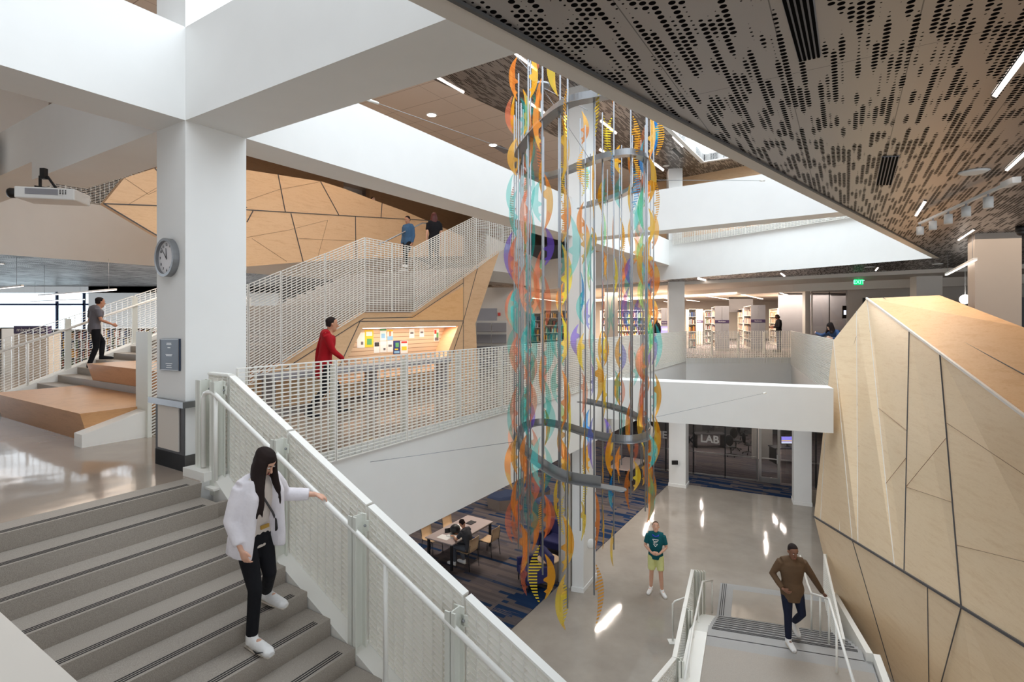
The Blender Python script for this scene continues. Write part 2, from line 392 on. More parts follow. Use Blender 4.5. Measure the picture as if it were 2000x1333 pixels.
# ================================================================ THE BUILDING
ZL1, ZL3, ZC2, ZB3, ZC3 = -5.2, 4.63, 3.1, 3.66, 7.4    # floor 1, floor 3, floor-2 ceiling, beam underside, floor-3 ceiling
def P2(v): return (v[0], v[1])
R0 = Vector((-3.006, 5.125, 0)); SR, ST = 0.138, 0.293      # first flight: end of the top nosing, riser, tread
DN = -B                                                     # downhill direction of the first flight
NP = Vector((-5.0, 7.25, 0))                                # upper stair: near edge line, runs along A
GAL0 = Vector((-2.80, 5.38, 0)); R1 = Vector((7.01, 21.3, 0)); R2 = Vector((11.45, 21.7, 0)); R3 = Vector((7.86, 12.95, 0))
K3 = Vector((10.5, 13.2, 0)); Q3 = Vector((1.62, 27.9, 0)); DD = Vector((0.716, 0.698, 0))
W = [M['white'], M['landing'], M['perf'], M['cream'], M['tile'], M['carpet_lab'], M['concrete']]
# ---- floors of level 2 (polished top, white edge, ceiling of the level below underneath)
sl = MB()
NPn = R0 - A * 8
left_poly = [P2(R0), P2(GAL0 + Vector((-0.05, 0, 0))), P2(R1), (7.01, 42), (-26, 42), (-26, -3), (-10.5, -7), P2(NPn)]
sl.prism([P2(R0 + B * .06 + A * .04), P2(R0 + A * .12 + B * .05), P2(GAL0 + B * .02 - A * .02), P2(GAL0 + (R1 - GAL0) * 0.5), P2(R1), (7.01, 42), (-26, 42), (-26, -3), P2(NPn + B * .06)], -1.5, 0.0, 0, 1, 3)
fl2 = struct(sl.build('floor', W))
s2 = MB(); s2.prism([(7.01, 21.3), P2(R2), P2(R3), (10.0, 12.5), (11.8, 9.0), (11.8, 0.4), (32, 0.4), (32, 42), (7.01, 42)], -1.5, 0.0, 0, 5, 3)
struct(s2.build('floor', W))
# near floor the camera stands on and its curb along the stair
cz = R0 - A * 1.82
s3 = MB(); s3.prism([P2(cz), P2(cz + DN * 6.0), (11.8, 0.39), (11.8, -3), (-10, -7), P2(NPn)], -1.5, -0.01, 0, 1, 3)
struct(s3.build('floor', W))
s4 = MB(); s4.obox(cz - A * 0.02, DN, 6.0, -0.9, 0.0, 0.10, 0); o = struct(s4.build('trim_1', M['cream']))
# ---- floor 1
f1 = MB(); f1.box(-26, -6, ZL1 - .2, 32, 42, ZL1, 0); struct(f1.build('floor', M['concrete']))
ce = G(995, 1234, ZL1); cf = G(1300, 952, ZL1)
cdir = (cf - ce).normalized()
c1 = MB(); c1.prism([P2(ce - cdir * 12), P2(cf + cdir * 1.0), (7.3, 22.6), (7.3, 41), (-25, 41), (-25, -5), (-10, -5)], ZL1, ZL1 + 0.012)
struct(c1.build('floor', M['carpet']))
cb = MB(); n_ = Vector((-cdir.y, cdir.x, 0))
cb.prism([P2(ce - cdir * 12), P2(cf + cdir * 1.0), P2(cf + cdir * 1.0 + n_ * 0.8), P2(ce - cdir * 12 + n_ * 0.8)], ZL1 + 0.012, ZL1 + 0.016)
struct(cb.build('floor', M['carpet_blue']))
lb = MB(); a_, b_ = G(1343, 947, ZL1), G(1550, 974.5, ZL1); a2, b2 = G(1343, 926, ZL1), G(1550, 952, ZL1)
lb.prism([P2(a_), P2(b_), P2(b2), P2(a2)], ZL1, ZL1 + 0.014); struct(lb.build('floor', M['carpet_blue']))
lc = MB(); lc.prism([P2(a2), P2(b2), (16, 19), (30, 19), (30, 41), (7.3, 41), (7.3, 24)], ZL1, ZL1 + 0.012); struct(lc.build('floor', M['carpet_lab']))
# ---- level 3 slab over the camera side and the far side
m3 = MB(); m3.prism([(-6.1, -3.0), P2(K3), P2(Q3), (-0.93, 19.1), (-0.93, 42), (32, 42), (32, -3)], ZC2, ZL3, 0, 5, 2)
struct(m3.build('ceiling', W))
# tan soffit strip and shadow trim along the opening
st = MB(); p0 = Vector((-6.1, -3.0, 0)); Ld = (K3 - p0).length
st.obox(p0 + DD * 0.0, DD, Ld, -0.135, ZC2 - 0.012, ZC2 - 0.001, 0); struct(st.build('trim_2', M['cream']))
st = MB(); st.obox(p0 + Vector((0.698, -0.716, 0)) * 0.137, DD, Ld - 0.2, -0.022, ZC2 - 0.02, ZC2 - 0.001, 0); struct(st.build('trim_3', M['dark_grey']))
# level 3 slab on the stair side, behind the stair hall
e0 = NP + B * 8.7
m4 = MB(); m4.prism([P2(e0 - A * 14), P2(e0 + A * 14), (-4.5, 42), (-26, 42), (-26, 0)], ZC2, ZL3, 0, 5, 2); struct(m4.build('ceiling', [M['white'], M['landing'], M['perf_daylit'], M['cream'], M['tile'], M['carpet_lab']]))
# far library: bulkheads under the level 3 slab
h1 = [G(1279, 553, ZC2), G(1550, 540, ZC2), G(1835, 525, ZC2)]; h0 = h1[0] + (h1[0] - h1[1]) * 0.9; h3 = h1[2] + (h1[2] - h1[1]) * 2.5
bk = [G(1279, 573, 2.98), G(1550, 555.5, 2.98), G(1790, 545, 2.98)]; b0 = bk[0] + (bk[0] - bk[1]) * 0.7; b3 = bk[2] + (bk[2] - bk[1]) * 4
m5 = MB(); m5.prism([P2(h0), P2(h1[1]), P2(h3), P2(b3), P2(bk[1]), P2(b0)], 2.98, ZC2); struct(m5.build('ceiling', M['cream']))
m6 = MB(); nb = Vector((.3, .9, 0))
for q, r in ((b0, bk[1]), (bk[1], b3)):
    m6.prism([P2(q), P2(r), P2(r + nb * .3), P2(q + nb * .3)], 2.68, ZC2)
struct(m6.build('wall_far_bulkhead', M['cream']))
m7 = MB(); m7.prism([P2(b0 + nb * .3), P2(bk[1] + nb * .3), P2(b3 + nb * .3), (32, 42), (-0.9, 42), (-0.9, 28)], 2.97, 3.095); struct(m7.build('ceiling', M['cream']))
# ---- roof / level 3 ceiling with the big roof light opening and a small far skylight
def ring_prism(outer, x0, y0, x1, y1):
    return [[(outer[0], outer[1]), (outer[2], outer[1]), (outer[2], y0), (outer[0], y0)], [(outer[0], y1), (outer[2], y1), (outer[2], outer[3]), (outer[0], outer[3])],
            [(outer[0], y0), (x0, y0), (x0, y1), (outer[0], y1)], [(x1, y0), (outer[2], y0), (outer[2], y1), (x1, y1)]]
t0 = G(817.5, 163.5, ZC3); t1 = G(1000, 243, ZC3); td = (t1 - t0).normalized()
sk = [G(1296, 245, ZC3), G(1421, 306, ZC3), G(1316, 354, ZC3), G(1213, 262, ZC3)]
sk = [Vector((4.85, 15.9, 0)), Vector((7.95, 18.9, 0)), Vector((6.65, 20.6, 0)), Vector((4.2, 17.6, 0))]
g1, g2, g3, g4 = [G(x, y, ZC3) for x, y in ((1300, 248), (1421, 305), (1372, 316), (1318, 306))]
sk = [g1, g2, g3, Vector((g1.x - (g2.x - g3.x), g1.y + (g3.y - g2.y), 0))]
rp = MB()
T1 = t0 + td * 40
rp.prism([(-26, 10.6), (t0.x - td.x * 2.25, 10.6), P2(T1), (-26, 42)], ZC3, ZC3 + 0.25, 0, 0, 0); struct(rp.build('ceiling', M['tile']))
rq = MB()
a0 = (t0.x - td.x * 2.25, 10.6)
s0_, s2_, s3_, s4_ = Vector((3.9, 14.7, 0)), Vector((7.08, 19.5, 0)), Vector((11.0, 16.8, 0)), Vector((7.9, 12.1, 0)); sk = [s0_, s2_, s3_, s4_]
rq.prism([a0, P2(s0_), P2(s2_), P2(T1)], ZC3, ZC3 + 0.25); rq.prism([a0, (32, 10.6), P2(s4_), P2(s0_)], ZC3, ZC3 + 0.25)
rq.prism([(32, 10.6), (32, 42), P2(s3_), P2(s4_)], ZC3, ZC3 + 0.25); rq.prism([P2(s3_), (32, 42), P2(T1), P2(s2_)], ZC3, ZC3 + 0.25)
struct(rq.build('ceiling', M['perf']))
rn = MB()
for q in ([(-26, -3), (-4.5, -3), (-4.5, 10.6), (-26, 10.6)], [(7.5, -3), (32, -3), (32, 10.6), (7.5, 10.6)]): rn.prism(q, ZC3, ZC3 + 0.25)
struct(rn.build('ceiling', M['tile']))
ku = MB(); cs = (sk[0] + sk[1] + sk[2] + sk[3]) / 4
for i in range(4):
    p, q = sk[i], sk[(i + 1) % 4]; po, qo = p + (p - cs) * .06, q + (q - cs) * .06
    ku.prism([P2(p), P2(q), P2(qo), P2(po)], ZC3 - 0.03, ZC3 + 1.2)
struct(ku.build('trim_4', M['white']))
kg = MB(); kg.prism([P2(p + (p - cs) * .05) for p in sk], ZC3 + 1.15, ZC3 + 1.2); struct(kg.build('window_1', M['sky_panel']))
# ---- outer walls
wl = MB(); wl.box(-26.3, -3, ZL1, -26, 42, 0.0); wl.box(-26.3, -3, 3.1, -26, 42, 7.4); struct(wl.build('wall_left', M['white']))
wb = MB(); wb.box(-26, 42, ZL1, 32, 42.3, 7.6); struct(wb.build('wall_back', M['cream']))
wq = MB(); wq.box(-26, -3.6, 0, -2.5, -3.3, 7.6); struct(wq.build('wall_rear_shade', M['cream']))  # unseen wall added behind the camera to shade the clock column
wr = MB(); wr.box(32, -3, ZL1, 32.3, 42, 7.6); struct(wr.build('wall_right', M['cream']))
# level 3 back walls seen over the beams
wood3 = NP + B * 9.6
def slab_wall(name, pa, pb, z0, z1, mat, th=0.25):
    m = MB(); m.obox(pa, (pb - pa), (pb - pa).length, th, z0, z1); return struct(m.build(name, mat))
def on9(px): return onl(px, wood3, A)
slab_wall('wall_upper_left', on9(250), on9(671), ZL3, ZC3, M['maple_dark'])
slab_wall('wall_upper_recess', on9(671) + B * .9, on9(735) + B * .9, ZL3, ZC3, M['cream'])
slab_wall('wall_upper_stair', on9(722), on9(1010), ZL3, ZC3, M['maple_dark'])
slab_wall('wall_upper_white', on9(-200), on9(95) , 6.0, ZC3, M['white'])
q1, q2 = G(1250, 362, ZC3), G(1453, 324.5, ZC3)
wd_ = (q2 - q1); slab_wall('wall_upper_far', q1 - wd_ * .6, q2 + wd_ * 1.5, ZL3, ZC3, M['maple'])
# level 2 walls at the right, beyond the wood volume
wA, wB = VY(1655, 560, 22.5), VY(2300, 560, 17.5)
slab_wall('wall_right_rear', wA, wB, 0, 2.97, M['cream'])
m = MB(); pA = wA + (wB - wA) * 0.06 - Vector((0.1, .12, 0)); m.obox(pA, wB - wA, 1.5, -0.05, 0, 2.45); struct(m.build('door_1', M['charcoal']))
m = MB(); m.obox(wA + (wB - wA) * 0.28, wB - wA, 4.4, -0.05, 0.9, 2.15); struct(m.build('window_2', M['charcoal']))
m = MB(); m.obox(VY(1925, 560, 15.5), (1, -.28, 0), 7, -0.3, 0.0, 2.2); o = m.build('wall_book_bay', M['charcoal']); struct(o)

# ---- columns and beams
def column(name, corners, z0, z1, mat='white'):
    m = MB(); m.prism([P2(c) for c in corners], z0, z1); return struct(m.build(name, M[mat]))
c0 = Vector((-3.397, 5.5, 0)); CA, CB = 0.66, 0.61
column('column', [c0, c0 + A * CA, c0 + A * CA + B * CB, c0 + B * CB], 0, 7.6)
C1 = [Vector((1.77, 13.10, 0)), Vector((2.19, 13.85, 0)), Vector((1.90, 14.0, 0)), Vector((1.50, 13.19, 0))]
column('column', [C1[0], C1[1], C1[1] - Vector((.50, -.25, 0)), C1[0] - Vector((.36, -.22, 0))], -1.5, 7.4)
column('column', [C1[0], C1[1], C1[2], C1[3]], ZL1, -1.5)
column('column', [Vector((1.20, 13.60, 0)), Vector((1.47, 13.30, 0)), Vector((1.87, 14.05, 0)), Vector((1.60, 14.35, 0))], ZL1, -1.5, 'cream')
for cc in ([C1[0], C1[1], C1[2], C1[3]],):
    c_ = sum(cc, Vector()) / 4; m = MB(); m.prism([P2(c_ + (p - c_) * 1.09) for p in cc], ZL1, ZL1 + 0.11); struct(m.build('baseboard_column', M['white']))
def sqcol(px, pbase, zb, Y, d, wa, wb_, z0, z1, mat='white', base=False):
    p = Vector(((px - CX) * Y / F, Y, 0)); d = Vector(d).normalized(); n = Vector((-d.y, d.x, 0))
    cs_ = [p, p + d * wa, p + d * wa + n * wb_, p + n * wb_]; column('column', cs_, z0, z1, mat)
    if base:
        c_ = sum(cs_, Vector()) / 4; m = MB(); m.prism([P2(c_ + (q - c_) * 1.07) for q in cs_], z0, z0 + .12); struct(m.build('baseboard_column', M['white']))
sqcol(1306.3, 0, 0, 21.7, (1, -.20, 0), .62, .64, 0, ZC2)                    # level 2, behind the far balustrade
sqcol(1306.3, 950, 0, 21.45, (1, -.55, 0), .66, .62, ZL1, -1.5, 'white', True)  # same column at level 1
sqcol(1550, 986, 0, 19.3, (1, -.42, 0), .58, .6, ZL1, -1.5, 'white', True)
sqcol(1306, 340, 0, 20.5, (1, -.15, 0), .52, .6, ZL3, ZC3)
sqcol(1790, 0, 0, 17.4, (1, -.3, 0), .72, .5, 0, 2.98, 'cream')
pc = VY(1904, 451, 9.35); dcl = Vector((1, -.22, 0)).normalized()
column('column', [pc, pc + dcl * .70, pc + dcl * .70 + Vector((.15, .66, 0)), Vector((VY(1890, 0, 9.95).x, 9.95, 0))], 0, ZC2, 'column_beige')
sqcol(1181, 0, 0, 24.5, (1, -.2, 0), .6, .6, 0, ZC2, 'cream')

def beam(pa, pb, wside, z0, z1, mat='white'):
    m = MB(); m.obox(pa, pb - pa, (pb - pa).length, wside, z0, z1); return struct(m.build('beam', M[mat]))
beam(c0 - A * 9.5, c0, CB, ZB3, ZL3)                               # toward the camera's left
beam(c0 + A * CA, c0 + A * 18.2, CB, ZB3, ZL3)                     # toward the far right
m = MB(); m.obox(c0 + B * CB, B, 4.43 - CB, -CA, ZB3, ZL3); m.obox(c0 + B * 4.43, B, 9, -CA, 3.93, ZL3); struct(m.build('beam', M['white']))
m = MB(); m.obox(c0, DN, 6.2, CA, ZB3, ZL3); struct(m.build('beam', M['white']))
m = MB(); b2p = c0 + B * 5.6 - A * 5.5; m.obox(b2p, A, 5.4, 0.5, 3.35, ZL3); struct(m.build('beam', M['cream']))
x3a, x3b = Vector((1.95, 13.56, 0)), Vector((6.95, 9.78, 0))
beam(x3a, x3b, 0.55, ZB3, 4.62)
x2a, x2b = Vector((2.25, 13.86, 0)), Vector((7.32, 12.04, 0))
beam(x2a, x2b, 0.60, -1.02, 0.0)
# capping of column C0: dark plinth, grey bumper rail, plate
m = MB(); q = c0 - (A + B) * .012
m.prism([P2(q), P2(q + A * (CA + .024)), P2(q + (A + B) * .012 + A * .0 + B * (CB + .01) + A * CA), P2(q + B * (CB + .024))], 0, 0.17)
struct(m.build('baseboard_column', M['dark_grey']))
# ================================================================ STAIRS AND BALUSTRADES
SW, PW = M['steel_white'], M['post_white']
def grating(mb, L, h, rise=0.0, cw=0.106, rp=0.043, depth=0.034, th=0.007, z0=0.0, h1=None, frame=0.012, vth=0.004, vdepth=None):
    # local x along, z up, y depth; a bar grating framed all round. h = height at x=0, h1 at x=L (vertical measure)
    h1 = h if h1 is None else h1
    zb = lambda x: z0 + rise * x / L; zt = lambda x: z0 + rise * x / L + h + (h1 - h) * x / L
    n = max(1, round(L / cw)); d = depth / 2
    for i in range(n + 1):
        x = L * i / n; t = frame / 2 if i in (0, n) else vth / 2; e = d if vdepth is None else vdepth / 2
        x = min(max(x, t), L - t); mb.box(x - t, -e, zb(x), x + t, e, zt(x))
    m = max(2, round(max(h, h1) / rp))
    for k in range(m + 1):
        t = frame if k in (0, m) else th
        a, b = zb(0) + h * k / m, zb(L) + h1 * k / m
        a0_, b0_ = a - t / 2, b - t / 2
        mb.hexa([(0, -d, a0_), (L, -d, b0_), (L, d, b0_), (0, d, a0_), (0, -d, a0_ + t), (L, -d, b0_ + t), (L, d, b0_ + t), (0, d, a0_ + t)])
    return mb
def place(o, p, d, z):
    o.location = (p[0], p[1], z); o.rotation_euler = (0, 0, math.atan2(d[1], d[0]))
def child_at(o, parent, p, d, z):
    o.parent = parent; L_ = parent.location; o.location = (p[0] - L_.x, p[1] - L_.y, z - L_.z); o.rotation_euler = (0, 0, math.atan2(d[1], d[0]))
def panel_obj(L, h, rise=0.0, h1=None, **kw):
    mb = MB(); grating(mb, L, h, rise, h1=h1, **kw); return mb.build('mesh_panel', SW)

# gallery balustrade of level 2
gd = (R1 - GAL0).normalized(); Lg = (R1 - GAL0).length; n_g = 15; pl = Lg / n_g
t = thing('balustrade', (GAL0.x, GAL0.y, 0), 'long white mesh balustrade of the middle floor running behind the hanging sculpture', 'railing', 'mesh balustrades of the middle floor')
po = panel_obj(pl - 0.012, 1.215, th=.009)
gn = Vector((gd.y, -gd.x, 0))
post = MB().box(-0.012, 0.03, 0.10, 0.012, 0.09, 1.12).build('post', PW)
for i in range(n_g):
    q = po if i == 0 else po.copy()
    if i: COL.objects.link(q)
    child_at(q, t, GAL0 + gd * (pl * i), gd, -0.13)
    r = post if i == 0 else post.copy()
    if i: COL.objects.link(r)
    child_at(r, t, GAL0 + gd * (pl * i), gd, -0.1)
# far and right-hand balustrades of level 2
def run(name, label, a, b, n, z0, h, group=None, posts=True, **kw):
    a = Vector(a); b = Vector(b); d = (b - a).normalized(); L = (b - a).length / n
    t = thing(name, (a.x, a.y, z0 + .13), label, 'railing', group)
    kw.setdefault('th', .013); p0_ = panel_obj(L - .012, h, **kw)
    ps = MB().box(-0.025, 0.03, 0.36, 0.025, 0.10, h - .05).build('post', PW) if posts else None
    for i in range(n):
        q = p0_ if i == 0 else p0_.copy()
        if i: COL.objects.link(q)
        child_at(q, t, a + d * (L * i), d, z0)
        if posts and i:
            r = ps if i == 1 else ps.copy()
            if i > 1: COL.objects.link(r)
            child_at(r, t, a + d * (L * i), d, z0)
    return t
run('balustrade', 'short white mesh balustrade in front of the book stacks', (R1.x, R1.y, 0), (R2.x, R2.y, 0), 4, -0.22, 1.30, cw=.104)
run('balustrade', 'white slatted balustrade between the book stacks and the big wooden volume', (R2.x, R2.y, 0), (R3.x, R3.y, 0), 7, -0.30, 1.38)
# level 3 balustrade over the far edge, mostly behind the crossing beam
ee = (Q3 - K3).normalized(); 
run('balustrade', 'white mesh balustrade of the upper floor, partly hidden by the crossing beam', tuple(K3 + Vector((-.05, -.04, 0))), tuple(K3 + Vector((-.05, -.04, 0)) + ee * 8.3), 8, 4.42, 1.2)
run('balustrade', 'strip of white mesh balustrade above the pale wall behind the projector', tuple(e0 + A * .6 - B * .05), tuple(e0 + A * 5.6 - B * .05), 4, 4.64, 1.10)
run('balustrade', 'white mesh balustrade at the dark edge of the upper floor beyond the downlight', tuple(NP + B * 13 + A * -4), tuple(NP + B * 13 + A * 3.5), 5, 4.65, 1.15)

# ---- foreground flight going down from the landing
BQ = Vector((-2.84, 5.35, 0)); slope = -SR / ST
NST = 15; WST = 1.80
t = thing('staircase', (R0.x, R0.y, 0), 'foreground terrazzo staircase going down from the polished landing with dark grit lines on each step', 'staircase')
for k in range(NST):
    a = R0 + DN * (ST * k - 0.012) + (A * 0.10 if k >= 2 else A * 0)
    wid = WST + (.10 if k >= 2 else 0)
    zt = -SR * k
    m = MB()
    # tread k-1 surface belongs to the block below nosing k: block from nosing k to nosing k+1 at height -SR*(k+1), with sloped riser above
    x0 = R0 + DN * (ST * k) + (A * 0.10 if k >= 1 else A * 0); wd2 = WST + (.10 if k >= 1 else 0)
    f = x0 + DN * 0.0; g = x0 + DN * (ST); ww = -A * wd2
    zb, zt2 = -SR * (k + 1) - .25, -SR * (k + 1)
    under = DN * -0.022
    m.hexa([f + under + Z * zb, f + ww + under + Z * zb, g + ww + Z * zb, g + Z * zb, f + under + Z * zt2, f + ww + under + Z * zt2, g + ww + Z * zt2, g + Z * zt2])
    # undercut riser of the nosing above
    m.hexa([f + under - DN * .05 + Z * zt2, f + ww + under - DN * .05 + Z * zt2, f + ww + under + Z * zt2, f + under + Z * zt2,
            f - DN * .05 + Z * (zt2 + SR - .004), f + ww - DN * .05 + Z * (zt2 + SR - .004), f + ww + Z * (zt2 + SR - .004), f + Z * (zt2 + SR - .004)])
    s_ = m.build('step', M['tread'], t)
    g3 = MB()
    for j in range(3):
        pz = zt2 + .0025; c = g - DN * (.032 + .022 * j)
        g3.hexa([c - A * .10 - DN * .0045 + Z * (pz - .002), c + ww + A * .02 - DN * .0045 + Z * (pz - .002), c + ww + A * .02 + DN * .0045 + Z * (pz - .002), c - A * .10 + DN * .0045 + Z * (pz - .002),
                 c - A * .10 - DN * .0045 + Z * pz, c + ww + A * .02 - DN * .0045 + Z * pz, c + ww + A * .02 + DN * .0045 + Z * pz, c - A * .10 + DN * .0045 + Z * pz])
    g3.build('grit_strip', M['tread_strip'], s_)
m = MB()                                             # top nosing strip on the landing edge
m.hexa([R0 - A * 1.8 - DN * .28 + Z * -.136, R0 - A * 1.8 - DN * .02 + Z * -.136, R0 - DN * .02 + Z * -.136, R0 - DN * .28 + Z * -.136, R0 - A * 1.8 - DN * .28 + Z * .004, R0 - A * 1.8 + Z * .004, R0 + Z * .004, R0 - DN * .28 + Z * .004])
s_ = m.build('step', M['tread'], t)
g3 = MB()
for j in range(3):
    c = R0 - DN * (.032 + .022 * j)
    g3.hexa([c - A * .10 - DN * .0045 + Z * .004, c - A * 1.8 - DN * .0045 + Z * .004, c - A * 1.8 + DN * .0045 + Z * .004, c - A * .10 + DN * .0045 + Z * .004,
             c - A * .10 - DN * .0045 + Z * .006, c - A * 1.8 - DN * .0045 + Z * .006, c - A * 1.8 + DN * .0045 + Z * .006, c - A * .10 + DN * .0045 + Z * .006])
g3.build('grit_strip', M['tread_strip'], s_)
# white side wall (string) of the stair with its flat cap
m = MB(); k1 = R0 + A * 0.11 + DN * 0.30
Ls = 4.6; zc0 = -0.20
def sheared(mb, p, d, L, n, z0a, z1a, z0b, z1b):
    q = p + d * L
    mb.hexa([p + Z * z0a, q + Z * z0b, q + n + Z * z0b, p + n + Z * z0a, p + Z * z1a, q + Z * z1b, q + n + Z * z1b, p + n + Z * z1a])
def zline(s): return -0.055 + slope * s             # cap height along the stair
k0 = R0 + A * 0.11
sheared(m, k0 + DN * .28, DN, Ls, A * .26, zline(.28) - 1.0, zline(.28), zline(.28 + Ls) - 1.0, zline(.28 + Ls))
m.hexa([k0 + Z * -.6, k0 + DN * .30 + Z * -.6, k0 + DN * .30 + A * .26 + Z * -.6, k0 + A * .26 + Z * -.6, k0 + Z * .03, k0 + DN * .30 + Z * -.17, k0 + DN * .30 + A * .26 + Z * -.17, k0 + A * .26 + Z * .03])
m.build('stringer', M['steel_white'], t)
m = MB(); m.obox(R0 - DN * .42 + A * .03, DN, .40, .36, 0.0, .085); m.build('curb', M['steel_white'], t)

# balustrade of the flight: mesh panels, flat cap rail, H-posts with bolts, round handrail
t = thing('balustrade', (BQ.x, BQ.y, 0), 'foreground white mesh balustrade descending beside the stair with a round handrail', 'railing')
breaks = [0.0, 0.965, 1.995, 2.975, 3.95, 4.95]
ztop = lambda s: 1.03 + (-.467) * s
for i in range(5):
    s0, s1 = breaks[i] + .018, breaks[i + 1] - .005
    L = s1 - s0; mb = MB(); grating(mb, L, 1.125, -.467 * L, cw=.098, rp=.044, depth=.058, th=.005, vth=.007)
    q = mb.build('mesh_panel', SW); child_at(q, t, BQ + DN * s0, DN, ztop(s0) - 1.14)
    mb = MB(); sheared(mb, BQ + DN * s0 - A * .035, DN, L, A * .07, ztop(s0) - .018, ztop(s0), ztop(s1) - .018, ztop(s1)); mb.build('cap_rail', SW, t)
mb = MB(); grating(mb, .36, 1.12, 0, cw=.09, rp=.044, depth=.050, th=.006); q = mb.build('mesh_panel', SW); child_at(q, t, BQ - DN * .38, DN, -.09)
mb = MB(); mb.obox(BQ - DN * .38 - A * .035, DN, .385, .07, 1.012, 1.03); mb.build('cap_rail', SW, t)
def hpost(s, z_add=0.0):
    p = BQ + DN * s - A * .075; zt_ = (ztop(s) if s > 0 else 1.03) - .06; zb_ = zt_ - 1.12
    mb = MB(); mb.obox(p - DN * .045 - A * .10, A, .012, -.09, zb_, zt_); mb.obox(p - DN * .045, A, .012, -.09, zb_, zt_)
    mb.obox(p - A * .10, A, .10, -.010, zb_, zt_)
    o = mb.build('post', PW, t)
    mb = MB(); mb.obox(p + DN * .02, DN, .055, .010, zt_ - .13, zt_ - .05); c_ = mb.build('bracket', PW, o)
    mb = MB(); mb.ell(p + DN * .045 - A * .006 + Z * (zt_ - .09), .011, .011, .011); mb.build('bolt', M['grey_steel'], o)
for s in (-.30, -0.035, 0.965, 1.985, 2.965, 3.94): hpost(s)
HP = R0 + A * .12
def hr(s): return HP + DN * s + Z * (0.855 - .457 * max(s, 0))
pts = [HP - DN * .20 + Z * .10, HP - DN * .20 + Z * .80, HP - DN * .17 + Z * .845, HP - DN * .12 + Z * .86, HP - DN * .03 + Z * .862, hr(.04)] + [hr(.4), hr(2), hr(4.9)]
MB().tube(pts, .022, 12).build('handrail', SW, t)
for s in (.03, 2.36, 4.4):
    zc = zline(s) + .01 if s > .2 else -.02
    b = MB().tube([HP + DN * s + Z * zc, hr(s)], .019, 10).build('handrail_post', SW, t)
    mb = MB(); c = HP + DN * s
    cs_ = [c - DN * .085 - A * .075, c + DN * .085 - A * .075, c + DN * .085 + A * .075, c - DN * .085 + A * .075]
    zs_ = [zline(s - .085), zline(s + .085)]
    if s > .2: mb.hexa([cs_[0] + Z * (zs_[0]), cs_[1] + Z * zs_[1], cs_[2] + Z * zs_[1], cs_[3] + Z * zs_[0]] + [cs_[0] + Z * (zs_[0] + .018), cs_[1] + Z * (zs_[1] + .018), cs_[2] + Z * (zs_[1] + .018), cs_[3] + Z * (zs_[0] + .018)])
    else: mb.obox(c - DN * .08 - A * .07, DN, .16, .14, -.075, -.055)
    mb.build('base_plate', SW, b)

# ---- upper stair (bleacher stair) behind column, rising along A to landings
UR, UT = 0.126, 0.306
t = thing('staircase', (NP.x, NP.y, 0), 'wide staircase rising behind the clock column with wooden bleacher blocks', 'staircase')
SW_D = 4.9
for k in range(1, 16):
    s0 = -.13 + UT * (k - 2)
    m = MB(); p = NP + A * s0; m.obox(p + B * (.06 if k < 6 else .50), A, (UT + .02) if k < 15 else 1.6, SW_D - (.1 if k < 6 else .54), UR * k - (.3 if k > 2 else UR * k), UR * k)
    m.build('step', M['tread'], t)
for k in range(16, 24):
    s0 = 5.2 + UT * (k - 16) * 1.0
    m = MB(); p = NP + A * s0; m.obox(p + B * .06, A, (UT + .02) if k < 23 else 2.2, SW_D - .1, UR * k - .3, UR * k)
    m.build('step', M['tread'], t)
# bleacher blocks
def bleacher(sf, sb, d0, d1, z0, z1, lean):
    m = MB(); fl = NP + A * sf
    a, b = fl + B * d0, fl + B * d1; c, d = NP + A * sb + B * d1, NP + A * sb + B * d0
    le = A * -lean; ls = B * lean * .8
    m.hexa([a + Z * z0, d + Z * z0, c + Z * z0, b + Z * z0, a + le - ls * .0 + Z * z1, d + Z * z1, c + ls + Z * z1, b + le + ls + Z * z1])
    return m
bleacher(-.62, 1.5, .10, 3.50, 0, .39, .10).build('bleacher_block', M['oak'], t)
bleacher(0.52, 2.9, .50, 3.15, .39, .80, .10).build('bleacher_block', M['oak'], t)
# wood cladding below the near side: big board in the plane of the near edge
th = B * .10
def wpoly(pts, name, mat, parent=None, off=0.0, thick=.10, pl_=NP):
    """pts: (px,py) of the photograph unprojected on the near-edge plane, extruded away from the viewer"""
    q = [PL(x, y, pl_, A) + B * off for x, y in pts]; n = len(q)
    m = MB(); vs = q + [v + B * thick for v in q]
    m.add(vs, [list(range(n))[::-1], list(range(n, 2 * n))] + [(i, (i + 1) % n, (i + 1) % n + n, i + n) for i in range(n)])
    return m.build(name, mat, parent)
clad = thing('stair_cladding', (NP.x, NP.y, 0), 'maple panelled wall under the stair landing with a lit display niche', 'wall panelling')
bot = [(482, 752), (546, 711), (711, 609), (805, 609), (976, 489)]
floor_l, floor_r = (482, 814.5), (938, 741)
# panels around the niche
NI = [(703, 628), (905, 627), (862, 752), (632, 783)]
wpoly([(482, 752), (546, 713), (711, 611), (703, 628), (632, 783), (482, 806)], 'wall_panel', M['maple'], clad)
wpoly([(711, 611), (805, 611), (905, 540), (905, 627), (703, 628)], 'wall_panel', M['maple'], clad)
wpoly([(905, 540), (976, 490), (929, 632), (934, 742), (862, 752), (905, 627)], 'wall_panel', M['maple'], clad)
wpoly([(632, 783), (640, 766), (868, 736), (862, 752)], 'wall_panel', M['maple'], clad)
for seg in ([(482, 768), (711, 622), (806, 620), (905, 553)], [(703, 628), (905, 627)], [(703, 628), (632, 783)], [(905, 540), (905, 745)], [(905, 627), (868, 740)], [(935, 515), (905, 627)]):
    m = MB(); pp = [PL(x, y, NP, A) - B * .003 for x, y in seg]
    for a, b in zip(pp, pp[1:]): m.bar(a, b, .006, .006)
    m.build('joint', M['joint_dark'], clad)
